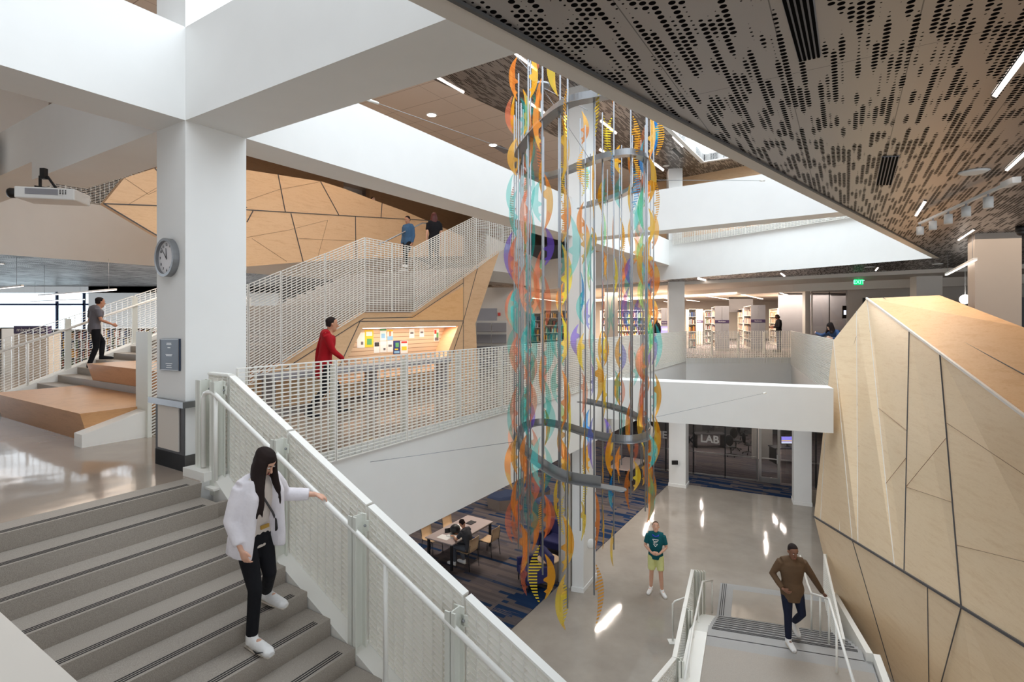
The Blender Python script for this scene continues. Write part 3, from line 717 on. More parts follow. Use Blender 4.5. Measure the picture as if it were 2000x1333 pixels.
# triangular veneers in slightly different tone
wpoly([(790, 625), (905, 625), (905, 560)], 'veneer', M['maple_warm_lit'], clad, -.004, .003)
wpoly([(560, 770), (615, 700), (640, 740), (620, 783)], 'veneer', M['maple_pale'], clad, -.004, .003)
# niche: back of slat boards, reveals and light strip
NB = NP + B * .40
bq = [PL(x, y, NP, A) for x, y in ((703, 629), (905, 628), (868, 737), (640, 766))]
fr = [PL(x, y, NP, A) for x, y in ((709, 641), (895, 637), (862, 722), (652, 752))]
m = MB()
for i in range(4):
    a, b = bq[i], bq[(i + 1) % 4]; c, d = fr[(i + 1) % 4], fr[i]
    m.add([a, b, c, d, a + B * .03, b + B * .03, c + B * .40, d + B * .40], [(0, 1, 2, 3), (3, 2, 6, 7), (0, 4, 5, 1), (4, 7, 6, 5)])
m.build('niche_frame', M['maple'], clad)
m = MB(); m.add([v + B * .40 for v in fr] + [v + B * .44 for v in fr], [(0, 1, 2, 3), (7, 6, 5, 4)]); m.build('slatted_back', M['slatwall'], clad)
ls_ = MB(); a, b = fr[0] + B * .05 - Z * .012, fr[1] + B * .05 - Z * .012; ls_.bar(a + A * .05, b - A * .05, .012, .006); ls_.build('light_strip', M['lamp'], clad)
mid = (fr[0] + fr[1]) / 2
area('niche_light', mid + B * .10 - Z * .03, (fr[1] - fr[0]).length * .9, .06, 9, WARM, (0, 0, math.atan2(A.y, A.x)))
# posters on the slats
posters = [((697, 650), (712, 680), 'paper', 'white flyer with a small dark code square at the left end of the display niche', 'flyer'),
           ((712, 645), (729, 679), 'yellow', 'tall yellow poster with a dark green roundel on the slatted niche wall', 'poster'),
           ((742, 643), (754, 666), 'greenish', 'white and green flyer left of the portrait flyer', 'flyer'),
           ((756, 645), (767, 665), 'portrait', 'flyer with a portrait above a light blue band', 'flyer'),
           ((730, 668), (741, 690), 'darkphoto', 'white flyer with a dark photo on top beside the yellow poster', 'flyer'),
           ((742, 667), (755, 689), 'paper', 'plain white flyer between the dark photo flyer and the bird flyer', 'flyer'),
           ((756, 666), (767, 688), 'smallpic', 'white flyer with a small grey picture left of the blue poster', 'flyer'),
           ((768, 666), (781, 692), 'bluepost', 'dark blue poster with green and yellow shapes', 'poster'),
           ((782, 666), (796, 691), 'redhead', 'white flyer with a red heading and yellow diamonds', 'flyer'),
           ((799, 643), (809, 661), 'smallpic', 'small white flyer in the middle of the niche, nearer the blue poster', 'flyer'),
           ((819, 642), (828, 659), 'smallpic', 'small white flyer in the middle of the niche, nearer the colour card', 'flyer'),
           ((847, 643), (857, 667), 'stripes', 'narrow white card with red and green squares near the lit end', 'card')]
M['yellow'] = plain('yellow_print', srgb(236, 208, 60), .6); M['green_ink'] = plain('green_print', srgb(96, 170, 110), .6)
M['blue_ink'] = plain('light_blue_print', srgb(140, 190, 226), .6); M['deep_blue'] = plain('deep_blue_print', srgb(44, 58, 120), .6)
M['skin_ink'] = plain('portrait_print', srgb(196, 150, 124), .6); M['grey_ink'] = plain('grey_print', srgb(110, 106, 110), .6)
for (x0, y0), (x1, y1), kind, lab, cat in posters:
    pts4 = [PL(x, y, NB, A) - B * .006 for x, y in ((x0, y0), (x1, y0 - .3), (x1, y1 - .5), (x0, y1))]
    base = {'yellow': 'yellow', 'bluepost': 'deep_blue'}.get(kind, 'paper')
    def patch(u0, v0, u1, v1, lift, name, mat, parent=None):
        f = lambda u, v: (pts4[0] * (1 - u) + pts4[1] * u) * (1 - v) + (pts4[3] * (1 - u) + pts4[2] * u) * v - B * lift
        m = MB(); q = [f(u0, v0), f(u1, v0), f(u1, v1), f(u0, v1)]; m.hexa([q[3] + B * .002, q[2] + B * .002, q[2], q[3], q[0] + B * .002, q[1] + B * .002, q[1], q[0]]) ; return m.build(name, mat, parent)
    o = patch(0, 0, 1, 1, 0, cat, M[base]); tag(o, lab, cat, 'papers on the niche wall')
    A4 = {'yellow': [(.25, .5, .8, .85, 'green_ink'), (.15, .1, .85, .35, 'paper')], 'greenish': [(0, 0, 1, .15, 'green_ink'), (.2, .4, .8, .8, 'blue_ink')],
          'portrait': [(0, .0, 1, .15, 'yellow'), (.3, .12, .7, .62, 'skin_ink'), (0, .62, 1, 1, 'blue_ink')], 'darkphoto': [(.1, .05, .9, .42, 'charcoal')],
          'smallpic': [(.2, .35, .8, .55, 'grey_ink')], 'bluepost': [(.3, .15, .8, .5, 'green_ink'), (.2, .6, .7, .7, 'yellow'), (.1, .78, .9, .95, 'blue_ink')],
          'redhead': [(.1, .05, .9, .2, 'red'), (.15, .45, .85, .75, 'yellow')], 'stripes': [(.1, .1, .5, .4, 'red'), (.5, .3, .9, .7, 'green_ink'), (.2, .7, .9, .95, 'grey_ink')],
          'paper': [(.5, .6, .8, .8, 'grey_ink')]}[kind]
    for (u0, v0, u1, v1, mm) in A4: patch(u0, v0, u1, v1, .0025, 'print', M[mm], o)
# grey bench counter in front of the cladding
m = MB(); cp = NP - B * .5; q0 = onl(530, cp, A); q1_ = onl(884, cp, A); m.obox(q0, A, (q1_ - q0).length, .48, .62, .70)
o = m.build('counter_top', M['grey_panel']); 
bench = thing('counter', (q0.x, q0.y, 0), 'long grey counter under the display niche, seen through the gallery mesh', 'counter')
o.parent = bench; o.location = -Vector(bench.location)
for f_ in (.02, .5, .97):
    m = MB(); pp = q0 + A * ((q1_ - q0).length * f_) + B * .1; m.obox(pp, A, .05, .3, 0, .62); m.build('leg', M['grey_panel'], bench)

# near-side balustrade of the upper stair
t = thing('balustrade', (NP.x, NP.y, 0), 'white mesh balustrade zigzagging up the near side of the upper stair', 'railing', 'mesh balustrades of the upper stair')
def npt(px, py, pl_=NP): return PL(px, py, pl_, A)
topl = [(290, 643), (482, 556), (546, 530.5), (632, 496.5), (710, 465), (763, 475.5), (806, 483.6), (866, 453), (927.7, 422.8), (953, 429), (980, 436.5), (1015, 444)]
botl = [(290, 850), (482, 751), (546, 711), (632, 656.5), (710, 609), (763, 609), (806, 609), (866, 567), (927.7, 525), (953, 506), (980, 488), (1015, 486)]
offB = -B * .05
for (x0, y0), (x1, y1), (u0, v0), (u1, v1) in zip(topl, topl[1:], botl, botl[1:]):
    a, b, c, d = npt(x0, y0), npt(x1, y1), npt(u0, v0), npt(u1, v1)
    L = Vector((b.x - a.x, b.y - a.y)).length
    nsub = max(1, round(L / 1.25)) if x0 < 482 else 1
    for i in range(nsub):
        f0, f1_ = i / nsub, (i + 1) / nsub
        ta, tb, ba, bb = a.z + (b.z - a.z) * f0, a.z + (b.z - a.z) * f1_, c.z + (d.z - c.z) * f0, c.z + (d.z - c.z) * f1_
        ll = L / nsub - .014; mb = MB(); grating(mb, ll, ta - ba, bb - ba, h1=tb - bb, cw=.098, rp=.046, depth=.022, th=.014, vth=.003)
        q = mb.build('mesh_panel', SW); st_ = a + (b - a) * f0; child_at(q, t, Vector((st_.x, st_.y, 0)) + offB, A, ba)
m = MB(); m.obox(NP - B * .20 - A * .08, A, .05, .34, 0, 1.42); m.build('post', PW, t)
m = MB(); sheared(m, NP - A * .78 - B * .14, A, .70, B * .24, 0, .16, 0, .36); m.build('curb', SW, t)
# far-side balustrade
FP = NP + B * 4.9
t = thing('balustrade', (FP.x, FP.y, 0), 'white mesh balustrade with handrail on the far side of the bleacher stair', 'railing', 'mesh balustrades of the upper stair')
ftop = lambda s: 1.33 + .41 * s
s = -1.6
while s < 4.1:
    mb = MB(); grating(mb, 1.12, .98, .41 * 1.12, cw=.1, rp=.05, depth=.03, th=.006); q = mb.build('mesh_panel', SW); child_at(q, t, FP + A * s, A, ftop(s) - .98)
    m = MB(); m.obox(FP + A * (s - .09) - B * .07, A, .10, -.04, ftop(s) - 1.25, ftop(s) - .03); m.build('post', PW, t)
    m = MB().tube([FP + A * (s + .5) - B * .13 + Z * (ftop(s + .5) - 1.15), FP + A * (s + .5) - B * .13 + Z * (ftop(s + .5) - .22)], .017, 8); m.build('handrail_post', SW, t)
    s += 1.15
MB().tube([FP - A * 1.7 - B * .13 + Z * (ftop(-1.7) - .2), FP + A * 4.2 - B * .13 + Z * (ftop(4.2) - .2)], .019, 10).build('handrail', SW, t)
m = MB(); sheared(m, FP - A * 2.2 - B * .16, A, 6.6, B * .26, ftop(-2.2) - 1.6, ftop(-2.2) - 1.0, ftop(4.4) - 1.6, ftop(4.4) - 1.0); m.build('curb', SW, t)
# handrail by the people on the upper flight
t = thing('handrail', tuple(npt(760, 475, NP + B * 2.4)), 'slim steel handrail rising behind the two walkers on the upper flight', 'handrail')
MB().tube([npt(740, 478, NP + B * 2.4), npt(825, 436, NP + B * 2.4), npt(850, 438, NP + B * 2.4)], .02, 8).build('rail', M['grey_steel'], t)

# ---- wood clad parapet of the upper floor above the bleacher stair
WP = NP + B * 5.2
t = thing('wood_parapet', tuple(onl(205, WP, A)), 'large faceted maple clad parapet hanging above the bleacher stair behind the clock column', 'wall panelling')
pts = [(202.5, 398), (243, 348), (308, 327), (482, 332), (629, 355), (673, 369), (730, 391), (791, 413), (838, 433), (905, 462), (905, 500), (720, 505), (592, 512), (482, 521), (400, 500), (308, 461), (289, 450)]
wpoly(pts, 'cladding', M['maple'], t, 0, .18, WP)
m = MB()
for seg in ([(202.5, 398), (308, 402), (482, 410), (662, 421), (838, 431)], [(543, 341), (557, 414)], [(626, 355), (662, 421)], [(568, 417), (592, 512)], [(694, 423), (695, 508)], [(746, 397), (744, 425)],
            [(302, 328), (320, 350), (482, 406)], [(482, 434), (494, 412)], [(202.5, 398), (289, 450), (308, 461)], [(350, 402), (400, 500)]):
    pp = [PL(x, y, WP, A) - B * .003 for x, y in seg]
    for a, b in zip(pp, pp[1:]): m.bar(a, b, .011, .011)
m.build('joint', M['joint_dark'], t)
m = MB()
for seg in ([(482, 392), (543, 371), (626, 355)], [(482, 464), (562, 450), (640, 430)], [(583, 466), (694, 471)], [(492, 466), (560, 511)], [(243, 348), (290, 380), (308, 372)], [(250, 400), (308, 366)], [(640, 430), (620, 505)]):
    pp = [PL(x, y, WP, A) - B * .002 for x, y in seg]; m = MB()
    for a, b in zip(pp, pp[1:]): m.bar(a, b, .004, .004)
    m.build('fine_joint', M['maple_dark'], t)

# ---- big wooden volume at the right
t = thing('wood_volume', (8.0, 10.0, ZL1), 'huge faceted pale maple volume with a bright sloping top at the right', 'wall panelling')
P1 = Vector((8.39, 12.5, 2.07)); P2v = VY(1835, 577, 10.4); P3 = VY(2000, 812, 6.4); P3b = P3 + (P3 - P1) * .35; P4 = VY(2000, 640, 7.6); P4b = P4 + (P4 - P2v) * .9
S1 = Vector((7.84, 12.9, 1.063)); S2 = VY(1617, 755, 12.9); F1 = VY(1590, 1009, 13.0); F2 = VY(2000, 1260, 6.5); F2b = F2 + (F2 - F1) * .55
def on_seg(a, b, px):                                # point of the 3D edge seen in that pixel column
    k = (px - CX) / F; d = b - a; s = (k * a.y - a.x) / (d.x - k * d.y); return a + d * s
tops = [S1, on_seg(S1, P1, 1673), P1, on_seg(P1, P3, 1776), on_seg(P1, P3, 1836), P3, P3b]
bots = [on_seg(F1, F2, 1664.6), on_seg(F1, F2, 1676), on_seg(F1, F2, 1747), on_seg(F1, F2, 1766), on_seg(F1, F2, 1878), F2 + (F2 - F1) * .18, F2b]
m = MB(); n = len(tops)
for i in range(n - 1): m.add([tops[i], tops[i + 1], bots[i + 1], bots[i]], [(0, 1, 2, 3)])
m.add([S1, S2, F1, bots[0]], [(0, 3, 2, 1)])
rt = [S1 + Vector((2, 1.2, 0)), P2v, P4, P4b]
m.add([S1, S2, F1, F1 + Vector((3, 1.0, 0)), S1 + Vector((2.0, .6, 0)), P1, P2v], [(0, 1, 2, 3, 4), (0, 4, 6, 5)])
m.build('side_cladding', M['maple_pale'], t)
m = MB(); m.add([P1, P2v, P4, P3, P4b, P3b], [(0, 3, 2, 1), (3, 5, 4, 2)])
dz = Vector((0, 0, -.04)); m.add([P1 + dz, P2v + dz, P4 + dz, P3 + dz, P4b + dz, P3b + dz], [(0, 1, 2, 3), (3, 2, 4, 5)])
m.add([P2v, P4, P4b, Vector((P4b.x, P4b.y, -1.4)), Vector((P4.x, P4.y, -1.4)), Vector((P2v.x, P2v.y, -1.4))], [(0, 5, 4, 1), (1, 4, 3, 2)])
m.build('sloping_top', M['maple_warm_lit'], t)  # brightness of the upward face is put into its veneer colour
bt = [Vector((7.75, 12.7, ZL1)), Vector((7.45, 11.3, ZL1)), Vector((7.15, 9.9, ZL1)), Vector((6.95, 8.8, ZL1)), Vector((6.85, 7.6, ZL1)), Vector((6.8, 6.2, ZL1)), Vector((6.9, 4.2, ZL1))]
ft = [F1, bots[0], bots[2], bots[3] + (bots[4] - bots[3]) * .45, bots[4], bots[5], F2b]
m = MB()
for i in range(6): m.add([ft[i], ft[i + 1], bt[i + 1], bt[i]], [(0, 1, 2, 3)])
m.add([F1, bt[0], bt[0] + Vector((3, 1, 0)), F1 + Vector((3, 1, 0))], [(0, 1, 2, 3)])
m.build('lower_cladding', M['maple_pale'], t)
m = MB()
def out(v, d=.004): return v + Vector((-d, -d * .3, 0))
for i in (0, 1, 2): m.bar(out(tops[i]), out(bots[i]), .006, .006)
m.bar(out(S2), out(F1 + (F2 - F1) * .06), .005, .005); m.bar(out(VY(1640, 760, 12.5)), out(on_seg(F1, F2, 1640)), .004, .004)
m.bar(P1 + Vector((-.012, 0, .006)), P3b + Vector((-.012, 0, .006)), .018, .018)
m.build('pale_joint', M['joint_light'], t)
m = MB()
for i in (3, 4): m.bar(out(tops[i]), out(bots[i]), .008 + .003 * (i == 4), .008)
m.bar(out(F1, .01), out(F2b, .01), .018, .018)
m.bar(P1 + Vector((.05, 0, .006)), P3b + Vector((.05, 0, .006)), .007, .004)
m.bar((P1 * .75 + P2v * .25) + Z * .004, (P3 * .58 + P4 * .42) + Z * .004, .008, .004)
for i, (a, b) in enumerate(((ft[3], bt[3]), (ft[4], bt[3]), (ft[1], bt[2]))): m.bar(out(a), out(b), .006, .006)
m.build('dark_joint', M['joint_dark'], t)
m = MB()
def sidept(i, f): return tops[i] * (1 - f) + bots[i] * f
for (i, f), (j, g) in (((2, .48), (3, .44)), ((3, .67), (4, .36)), ((3, .97 - .3), (4, .62)), ((4, .30), (5, .30)), ((4, .78), (5, .60)), ((1, .45), (2, .15)), ((1, .62), (2, .62)), ((0, .3), (1, .12)), ((2, .75), (3, .55))):
    m = MB(); m.bar(out(sidept(i, f), .003), out(sidept(j, g), .003), .003, .003); m.build('fine_joint', M['maple_dark'], t)

# ---- lower stair at the bottom right
u_ = Vector((-.416, -.909, 0)); n2 = Vector((.957, -.290, 0)); sb = Vector((4.465, 11.59, 0)); zl, zm = -5.04, -4.07
t = thing('staircase', (sb.x, sb.y, ZL1), 'grey stair with ribbed nosings under the man in the brown shirt', 'staircase')
Wd = 2.45; nr = 7; tr2 = .335
def slab2(p, d, L, nrm, wd, z0, z1, name, mat, par):
    m = MB(); q = [p, p + nrm * wd, p + nrm * wd + d * L, p + d * L]; m.prism([P2(v) for v in q][::-1], z0, z1); return m.build(name, mat, par)
lp = sb - u_ * 1.85
slab2(lp, u_, 1.87, n2, Wd + .3, ZL1, zl, 'lower_landing', M['tread_border'], t)
slab2(lp + u_ * .28 + n2 * .30, u_, 1.30, n2, Wd - .4, zl, zl + .004, 'landing_inlay', M['concrete'], t)
m = MB()
for j in range(3): c = lp + n2 * (.05 + .04 * j) + u_ * .03; m.prism([P2(c), P2(c + n2 * .014), P2(c + n2 * .014 + u_ * 1.75), P2(c + u_ * 1.75)][::-1], zl + .001, zl + .005)
m.build('grit_strip', M['tread_strip'], t)
for k in range(nr):
    z_ = zl + (zm - zl) / nr * (k + 1); p = sb + u_ * (tr2 * k)
    s_ = slab2(p, u_, tr2 + .02, n2, Wd, ZL1, z_, 'step', M['tread_border'], t)
    m = MB()
    for j in range(3): c = p + u_ * (.035 + .03 * j) + n2 * .06; m.prism([P2(c), P2(c + n2 * (Wd - .12)), P2(c + n2 * (Wd - .12) + u_ * .014), P2(c + u_ * .014)][::-1], z_ + .001, z_ + .004)
    m.build('grit_strip', M['tread_strip'], s_)
pt = sb + u_ * (tr2 * nr)
slab2(pt, u_, 4.5, n2, Wd + .1, ZL1 + .9, zm, 'upper_landing', M['tread_border'], t)
slab2(pt + u_ * .32, u_, 4.1, n2, Wd + .08, zm, zm + .004, 'landing_inlay', M['tread'], t)
m = MB(); rr = sb + n2 * (Wd + .03) - u_ * 1.2
sheared(m, sb + n2 * (Wd + .02) - u_ * 1.9, u_, 1.9 + tr2 * nr, n2 * .10, ZL1, zl + .12, ZL1, zm + .14)
sheared(m, pt + n2 * (Wd + .12), u_, 4.4, n2 * .10, ZL1, zm + .14, ZL1, zm + .14)
m.build('stringer', SW, t)
m = MB(); sheared(m, sb - n2 * .30 - u_ * .1, u_, tr2 * nr + .1, n2 * .30, ZL1, zl + .06, ZL1, zm + .05); sheared(m, pt - n2 * .30, u_, 3.5, n2 * .30, ZL1, zm + .05, ZL1, zm + .05); m.build('stringer', SW, t)
# its left balustrade
def G3(px, py, Y): return VY(px, py, Y)
t = thing('balustrade', tuple(sb + Z * ZL1), 'white mesh balustrade left of the ribbed lower stair', 'railing', 'railings of the lower stair')
tl = [G3(1352.6, 1113, 12.0), G3(1336.7, 1187.6, 10.1), G3(1317, 1285, 8.3), G3(1277, 1333, 7.4)]
for i, (a, b) in enumerate(zip(tl, tl[1:])):
    d = Vector((b.x - a.x, b.y - a.y, 0)); L = d.length; d.normalize()
    mb = MB(); hh_ = a.z - .03 - (ZL1 + .06 + .16 * i); grating(mb, L - .02, hh_, b.z - a.z, cw=.098, rp=.044, depth=.045, th=.006); q = mb.build('mesh_panel', SW); child_at(q, t, a, d, a.z - .02 - hh_)
    nn_ = Vector((-d.y, d.x, 0)) * .07; m = MB(); sheared(m, Vector((a.x, a.y, 0)) - nn_ / 2, d, L - .01, nn_, a.z - .02, a.z, b.z - .02, b.z); m.build('cap_rail', SW, t)
    m = MB(); pz = a - Vector((0, 0, 0)) ; m.box(a.x + .05, a.y - .05, a.z - 1.15, a.x + .14, a.y - .035, a.z - .03); m.box(a.x + .05, a.y + .035, a.z - 1.15, a.x + .14, a.y + .05, a.z - .03); m.box(a.x + .09, a.y - .05, a.z - 1.15, a.x + .10, a.y + .05, a.z - .03); m.build('post', PW, t)
m = MB()
for i in range(4): m.box(4.16 + .06 * i, 11.9, ZL1, 4.175 + .06 * i, 12.0, -4.12)
m.build('end_post', PW, t)
t = thing('handrail', tuple(sb - n2 * .05), 'white round handrail on the left of the ribbed lower stair with short looped end', 'handrail', 'railings of the lower stair')
hl = [G3(1391, 1134, 12.2), G3(1372, 1137, 11.6), G3(1354, 1227, 9.3), G3(1337, 1330, 7.6)]
MB().tube(hl, .02, 10).build('rail', SW, t)
for p in (hl[0] + Vector((0, 0, -.0)), hl[1], hl[2] * .5 + hl[1] * .5, hl[2], hl[3] * .6 + hl[2] * .4):
    o = MB().tube([p + Z * -.9, p], .016, 8).build('handrail_post', SW, t); MB().box(p.x - .07, p.y - .07, p.z - .92, p.x + .07, p.y + .07, p.z - .9).build('base_plate', SW, o)
t = thing('handrail', tuple(G3(1316, 1252, 10.5)), 'small white looped handrail standing on the open floor outside the lower stair', 'handrail')
MB().tube([G3(1314, 1252, 11.1), G3(1314, 1180, 11.1), G3(1318, 1175, 11.1), G3(1337, 1168, 11.2)], .018, 10).build('rail', SW, t)
q = G3(1314, 1252, 11.1); MB().box(q.x - .09, q.y - .09, ZL1, q.x + .09, q.y + .09, ZL1 + .015).build('base_plate', SW, t)
MB().tube([(q.x, q.y, ZL1 + .01), q], .018, 10).build('handrail_post', SW, t)
# right handrail
t = thing('handrail', tuple(sb + n2 * 2.3), 'white round handrail under the hand of the man in the brown shirt', 'handrail')
hrp = [G3(1563, 1086, 12.6), G3(1577, 1140, 11.3), G3(1585, 1160, 10.9), G3(1602, 1165, 10.2), G3(1619, 1171, 9.35), G3(1667, 1333, 6.97)]
MB().tube(hrp, .021, 10).build('rail', SW, t)
for p, hgt in ((hrp[2], .88), (hrp[3], .85), (hrp[4], .88), (hrp[4] * .62 + hrp[5] * .38, .86), (hrp[5], .85)):
    o = MB().tube([p + Z * -hgt, p], .017, 8).build('handrail_post', SW, t); MB().box(p.x - .07, p.y - .05, p.z - hgt - .015, p.x + .07, p.y + .05, p.z - hgt).build('base_plate', SW, o)
t = thing('balustrade', (7.75, 12.6, ZL1), 'white mesh balustrade squeezed between the lower stair and the wooden volume', 'railing', 'railings of the lower stair')
ra, rb = G3(1610, 1083, 12.6), G3(1648, 1250, 9.6); d = Vector((rb.x - ra.x, rb.y - ra.y, 0)); L = d.length; d.normalize()
mb = MB(); grating(mb, L, 1.1, rb.z - ra.z, cw=.098, depth=.045, th=.006); q = mb.build('mesh_panel', SW); child_at(q, t, Vector((ra.x, ra.y, 0)), d, ra.z - 1.1)
m = MB(); m.box(ra.x - .02, ra.y - .02, ra.z - 1.1, ra.x + .05, ra.y + .0, ra.z); m.build('post', PW, t)
# ================================================================ FIXTURES, FURNITURE, SIGNS
CT = VY   # point of a pixel at a depth
M['slot_dark'] = plain('slot_opening', srgb(8, 7, 7), .9, spec=.05)
# ---- clock on the column face
nB = (A * -1); 
ck = PL(331.5, 504, c0 - A * .004, B)
R_ck = 0.5 * 66 * ck.y / F * 1.0
t = thing('wall_clock', tuple(ck), 'round steel wall clock on the white column showing about eight minutes to twelve', 'clock')
fr_rot = Matrix((( -B.x, 0, -A.x), (-B.y, 0, -A.y), (0, 1, 0)))     # local x -> viewer right along -B, y -> up, z -> out of wall
def onface(x, y, z): return ck + DN * x + Z * y - A * z
def disc(r0, r1, z0_, z1_, n=40):
    m = MB(); vs = []
    for k in range(n):
        a = 2 * math.pi * k / n
        for r, z_ in ((r0, z0_), (r0, z1_), (r1, z1_), (r1, z0_)): vs.append(onface(r * math.cos(a), r * math.sin(a), z_))
    fs = []
    for k in range(n):
        k2 = (k + 1) % n
        for j in range(4): fs.append((k * 4 + j, k2 * 4 + j, k2 * 4 + (j + 1) % 4, k * 4 + (j + 1) % 4))
    return m.add(vs, fs, 0, False)
RC = 0.205
disc(RC * .86, RC, 0.0, .062).build('rim', M['grey_steel'], t)
m = MB(); n = 40; m.add([onface(RC * .88 * math.cos(2 * math.pi * k / n), RC * .88 * math.sin(2 * math.pi * k / n), .030) for k in range(n)] + [onface(RC * .88 * math.cos(2 * math.pi * k / n), RC * .88 * math.sin(2 * math.pi * k / n), .0) for k in range(n)],
    [list(range(n))] + [(k, k + n, (k + 1) % n + n, (k + 1) % n) for k in range(n)]); m.build('face', M['clockface'], t)
def hand(ang, L, wd, z_):
    a = math.radians(90 - ang); d = Vector((math.cos(a), math.sin(a))); e = Vector((-d.y, d.x)) * wd; b = d * -.02; tip = d * L
    q = [b - e, tip - e * .5, tip + e * .5, b + e]; m = MB()
    m.hexa([onface(v.x, v.y, z_) for v in q] + [onface(v.x, v.y, z_ + .003) for v in q]); return m
hand(-4, .10, .006, .034).build('hour_hand', M['black'], t); hand(-42, .145, .004, .038).build('minute_hand', M['black'], t)
def text_obj(s, size, name, mat, parent, org, right, up, depth=.002, align='CENTER', bold=0.0):
    cu = bpy.data.curves.new(name, 'FONT'); cu.body = s; cu.size = size; cu.extrude = depth / 2; cu.align_x = align; cu.align_y = 'CENTER'; cu.offset = bold
    tmp = bpy.data.objects.new('tmp_text', cu); COL.objects.link(tmp)
    dg = bpy.context.evaluated_depsgraph_get(); me = bpy.data.meshes.new_from_object(tmp.evaluated_get(dg)); bpy.data.objects.remove(tmp)
    me.materials.clear(); me.materials.append(mat); me.name = name
    o = bpy.data.objects.new(name, me); COL.objects.link(o)
    r = Vector(right).normalized(); u = Vector(up).normalized(); nrm = r.cross(u)
    mt = Matrix(((r.x, u.x, nrm.x, org[0]), (r.y, u.y, nrm.y, org[1]), (r.z, u.z, nrm.z, org[2]), (0, 0, 0, 1)))
    if parent is not None:
        off = Vector((0, 0, 0)); p = parent
        while p is not None: off += p.location; p = p.parent
        mt.translation -= off; o.parent = parent
    o.matrix_local = mt
    return o
for h_ in range(1, 13):
    a = math.radians(90 - 30 * h_); text_obj(str(h_), .042, 'numeral', M['black'], t, onface(.135 * math.cos(a), .135 * math.sin(a), .0325), DN, Z)
# ---- plaque under the clock
pk = [PL(x, y, c0 - A * .004, B) for x, y in ((315.5, 662), (353, 662), (353, 725), (315.5, 723))]
t = thing('plaque', tuple(pk[3]), 'dark blue dedication plaque with small silver lettering on the column under the clock', 'plaque')
m = MB(); m.hexa([pk[3], pk[2], pk[1], pk[0]] + [q - A * .018 for q in (pk[3], pk[2], pk[1], pk[0])]); m.build('plate', M['navy'], t)
m = MB()
ctr = (pk[0] + pk[2]) / 2; wv = (pk[1] - pk[0]); hv = (pk[0] - pk[3])
for f, wl_ in ((.86, .5), (.82, .55), (.72, .3), (.5, .72), (.47, .6), (.22, .7), (.16, .5), (.10, .6)):
    c = pk[3] + wv * .5 + hv * f - A * .0195; m.bar(c - wv.normalized() * .10 * wl_, c + wv.normalized() * .10 * wl_, .0008, .003)
m.build('lettering', M['silver'], t)
m = MB()
for a_, b_ in ((0, 1), (1, 2), (2, 3), (3, 0)): m.bar(pk[a_] * .96 + ctr * .04 - A * .019, pk[b_] * .96 + ctr * .04 - A * .019, .0015, .0015)
m.build('border_line', M['silver'], t)
# ---- guard around the foot of the column: grey bumper rail, dark plates, pale panel
t = thing('column_guard', tuple(c0), 'grey metal bumper and dark kick plates wrapped round the foot of the clock column', 'guard')
m = MB(); q = c0 - (A + B) * 0.05; m.prism([P2(q), P2(q + A * (CA + .06)), P2(q + A * (CA + .06) + B * .05), P2(c0 - A * .002), P2(c0 + B * (CB + .03) - A * .002), P2(q + B * (CB + .14))], .67, .735); m.build('bumper', M['grey_steel'], t)
m = MB(); m.prism([P2(c0 - A * .012 - B * .012), P2(c0 - A * .001), P2(c0 + B * CB - A * .001), P2(c0 + B * CB - A * .012)], .0, .67); m.build('kick_plate', M['charcoal'], t)
m = MB(); m.obox(c0 - A * .014 + B * .09, B, .44, .012, .20, .66); m.build('access_panel', M['cream'], t)
# ---- projector hanging under the beam
pj = CT(96, 380, 7.0)
t = thing('projector', tuple(pj), 'white ceiling projector hanging on black brackets under the beam', 'projector')
pr = Vector((.86, .45, 0)).normalized() ; pr = Vector((1, .25, 0)).normalized(); pn = Vector((-pr.y, pr.x, 0))
m = MB(); q0 = pj - pr * .28 - pn * .2
m.obox(q0, pr, .66, .40, pj.z - .10, pj.z + .05); o = m.build('housing', M['paper'], t); bevel(o, .015)
m = MB(); m.obox(q0 + pr * .12 - pn * .004, pr, .36, .003, pj.z - .045, pj.z + .03); m.build('connector_panel', M['grey_panel'], t)
m = MB()
for i in range(3):
    for j in range(3): c = q0 + pr * (.50 + .03 * i) - pn * .006; m.box(c.x, c.y - .004, pj.z - .03 + .022 * j, c.x + .016, c.y, pj.z - .018 + .022 * j)
m.build('button_pad', M['charcoal'], t)
m = MB(); l0 = q0 - pr * .10 + pn * .12; m.tube([l0 + pr * .12 + Z * -.02, l0 + Z * -.02, l0 - pr * .02 + Z * -.02], [.06, .065, .055], 20); m.build('lens', M['black'], t)
m = MB(); c = pj + pn * .0
for dx_ in (-.1, .1): m.bar(c + pr * dx_ + Z * .05, c + pr * (dx_ * .4 - .06) + Z * .24, .012, .012)
m.bar(c - pr * .16 + Z * .10, c + pr * .2 + Z * .05, .010, .010); m.bar(c - pr * .06 + Z * .20, c - pr * .06 + Z * .34, .03, .03)
m.build('bracket', M['black'], t)
# cable wires from the walls to the sculpture rings
def wire(a, b, lab, clamp_mat='steel_white'):
    t = thing('support_cable', tuple(a), lab, 'cable'); MB().tube([a, b], .004, 5).build('cable', M['rod_steel'], t)
    MB().tube([a, a + (b - a).normalized() * .16], .02, 8).build('clamp', M['steel_white'], t); return t
wire(CT(1493, 353, 10.85), CT(1263, 352, 8.9), 'thin steel cable from the upper crossing beam to the top ring of the sculpture')
wire(CT(1496, 768, 12.3), CT(1268, 818, 9.2), 'thin steel cable from the lower crossing beam to the bottom ring of the sculpture')
wire(CT(716, 194, 6.9), CT(1012, 300, 8.2), 'thin steel cable from the deep beam across the open space to the top ring')
wire(CT(666, 911, 6.75), CT(1014, 862, 8.1), 'thin steel cable from the white slab edge under the gallery to the bottom ring')

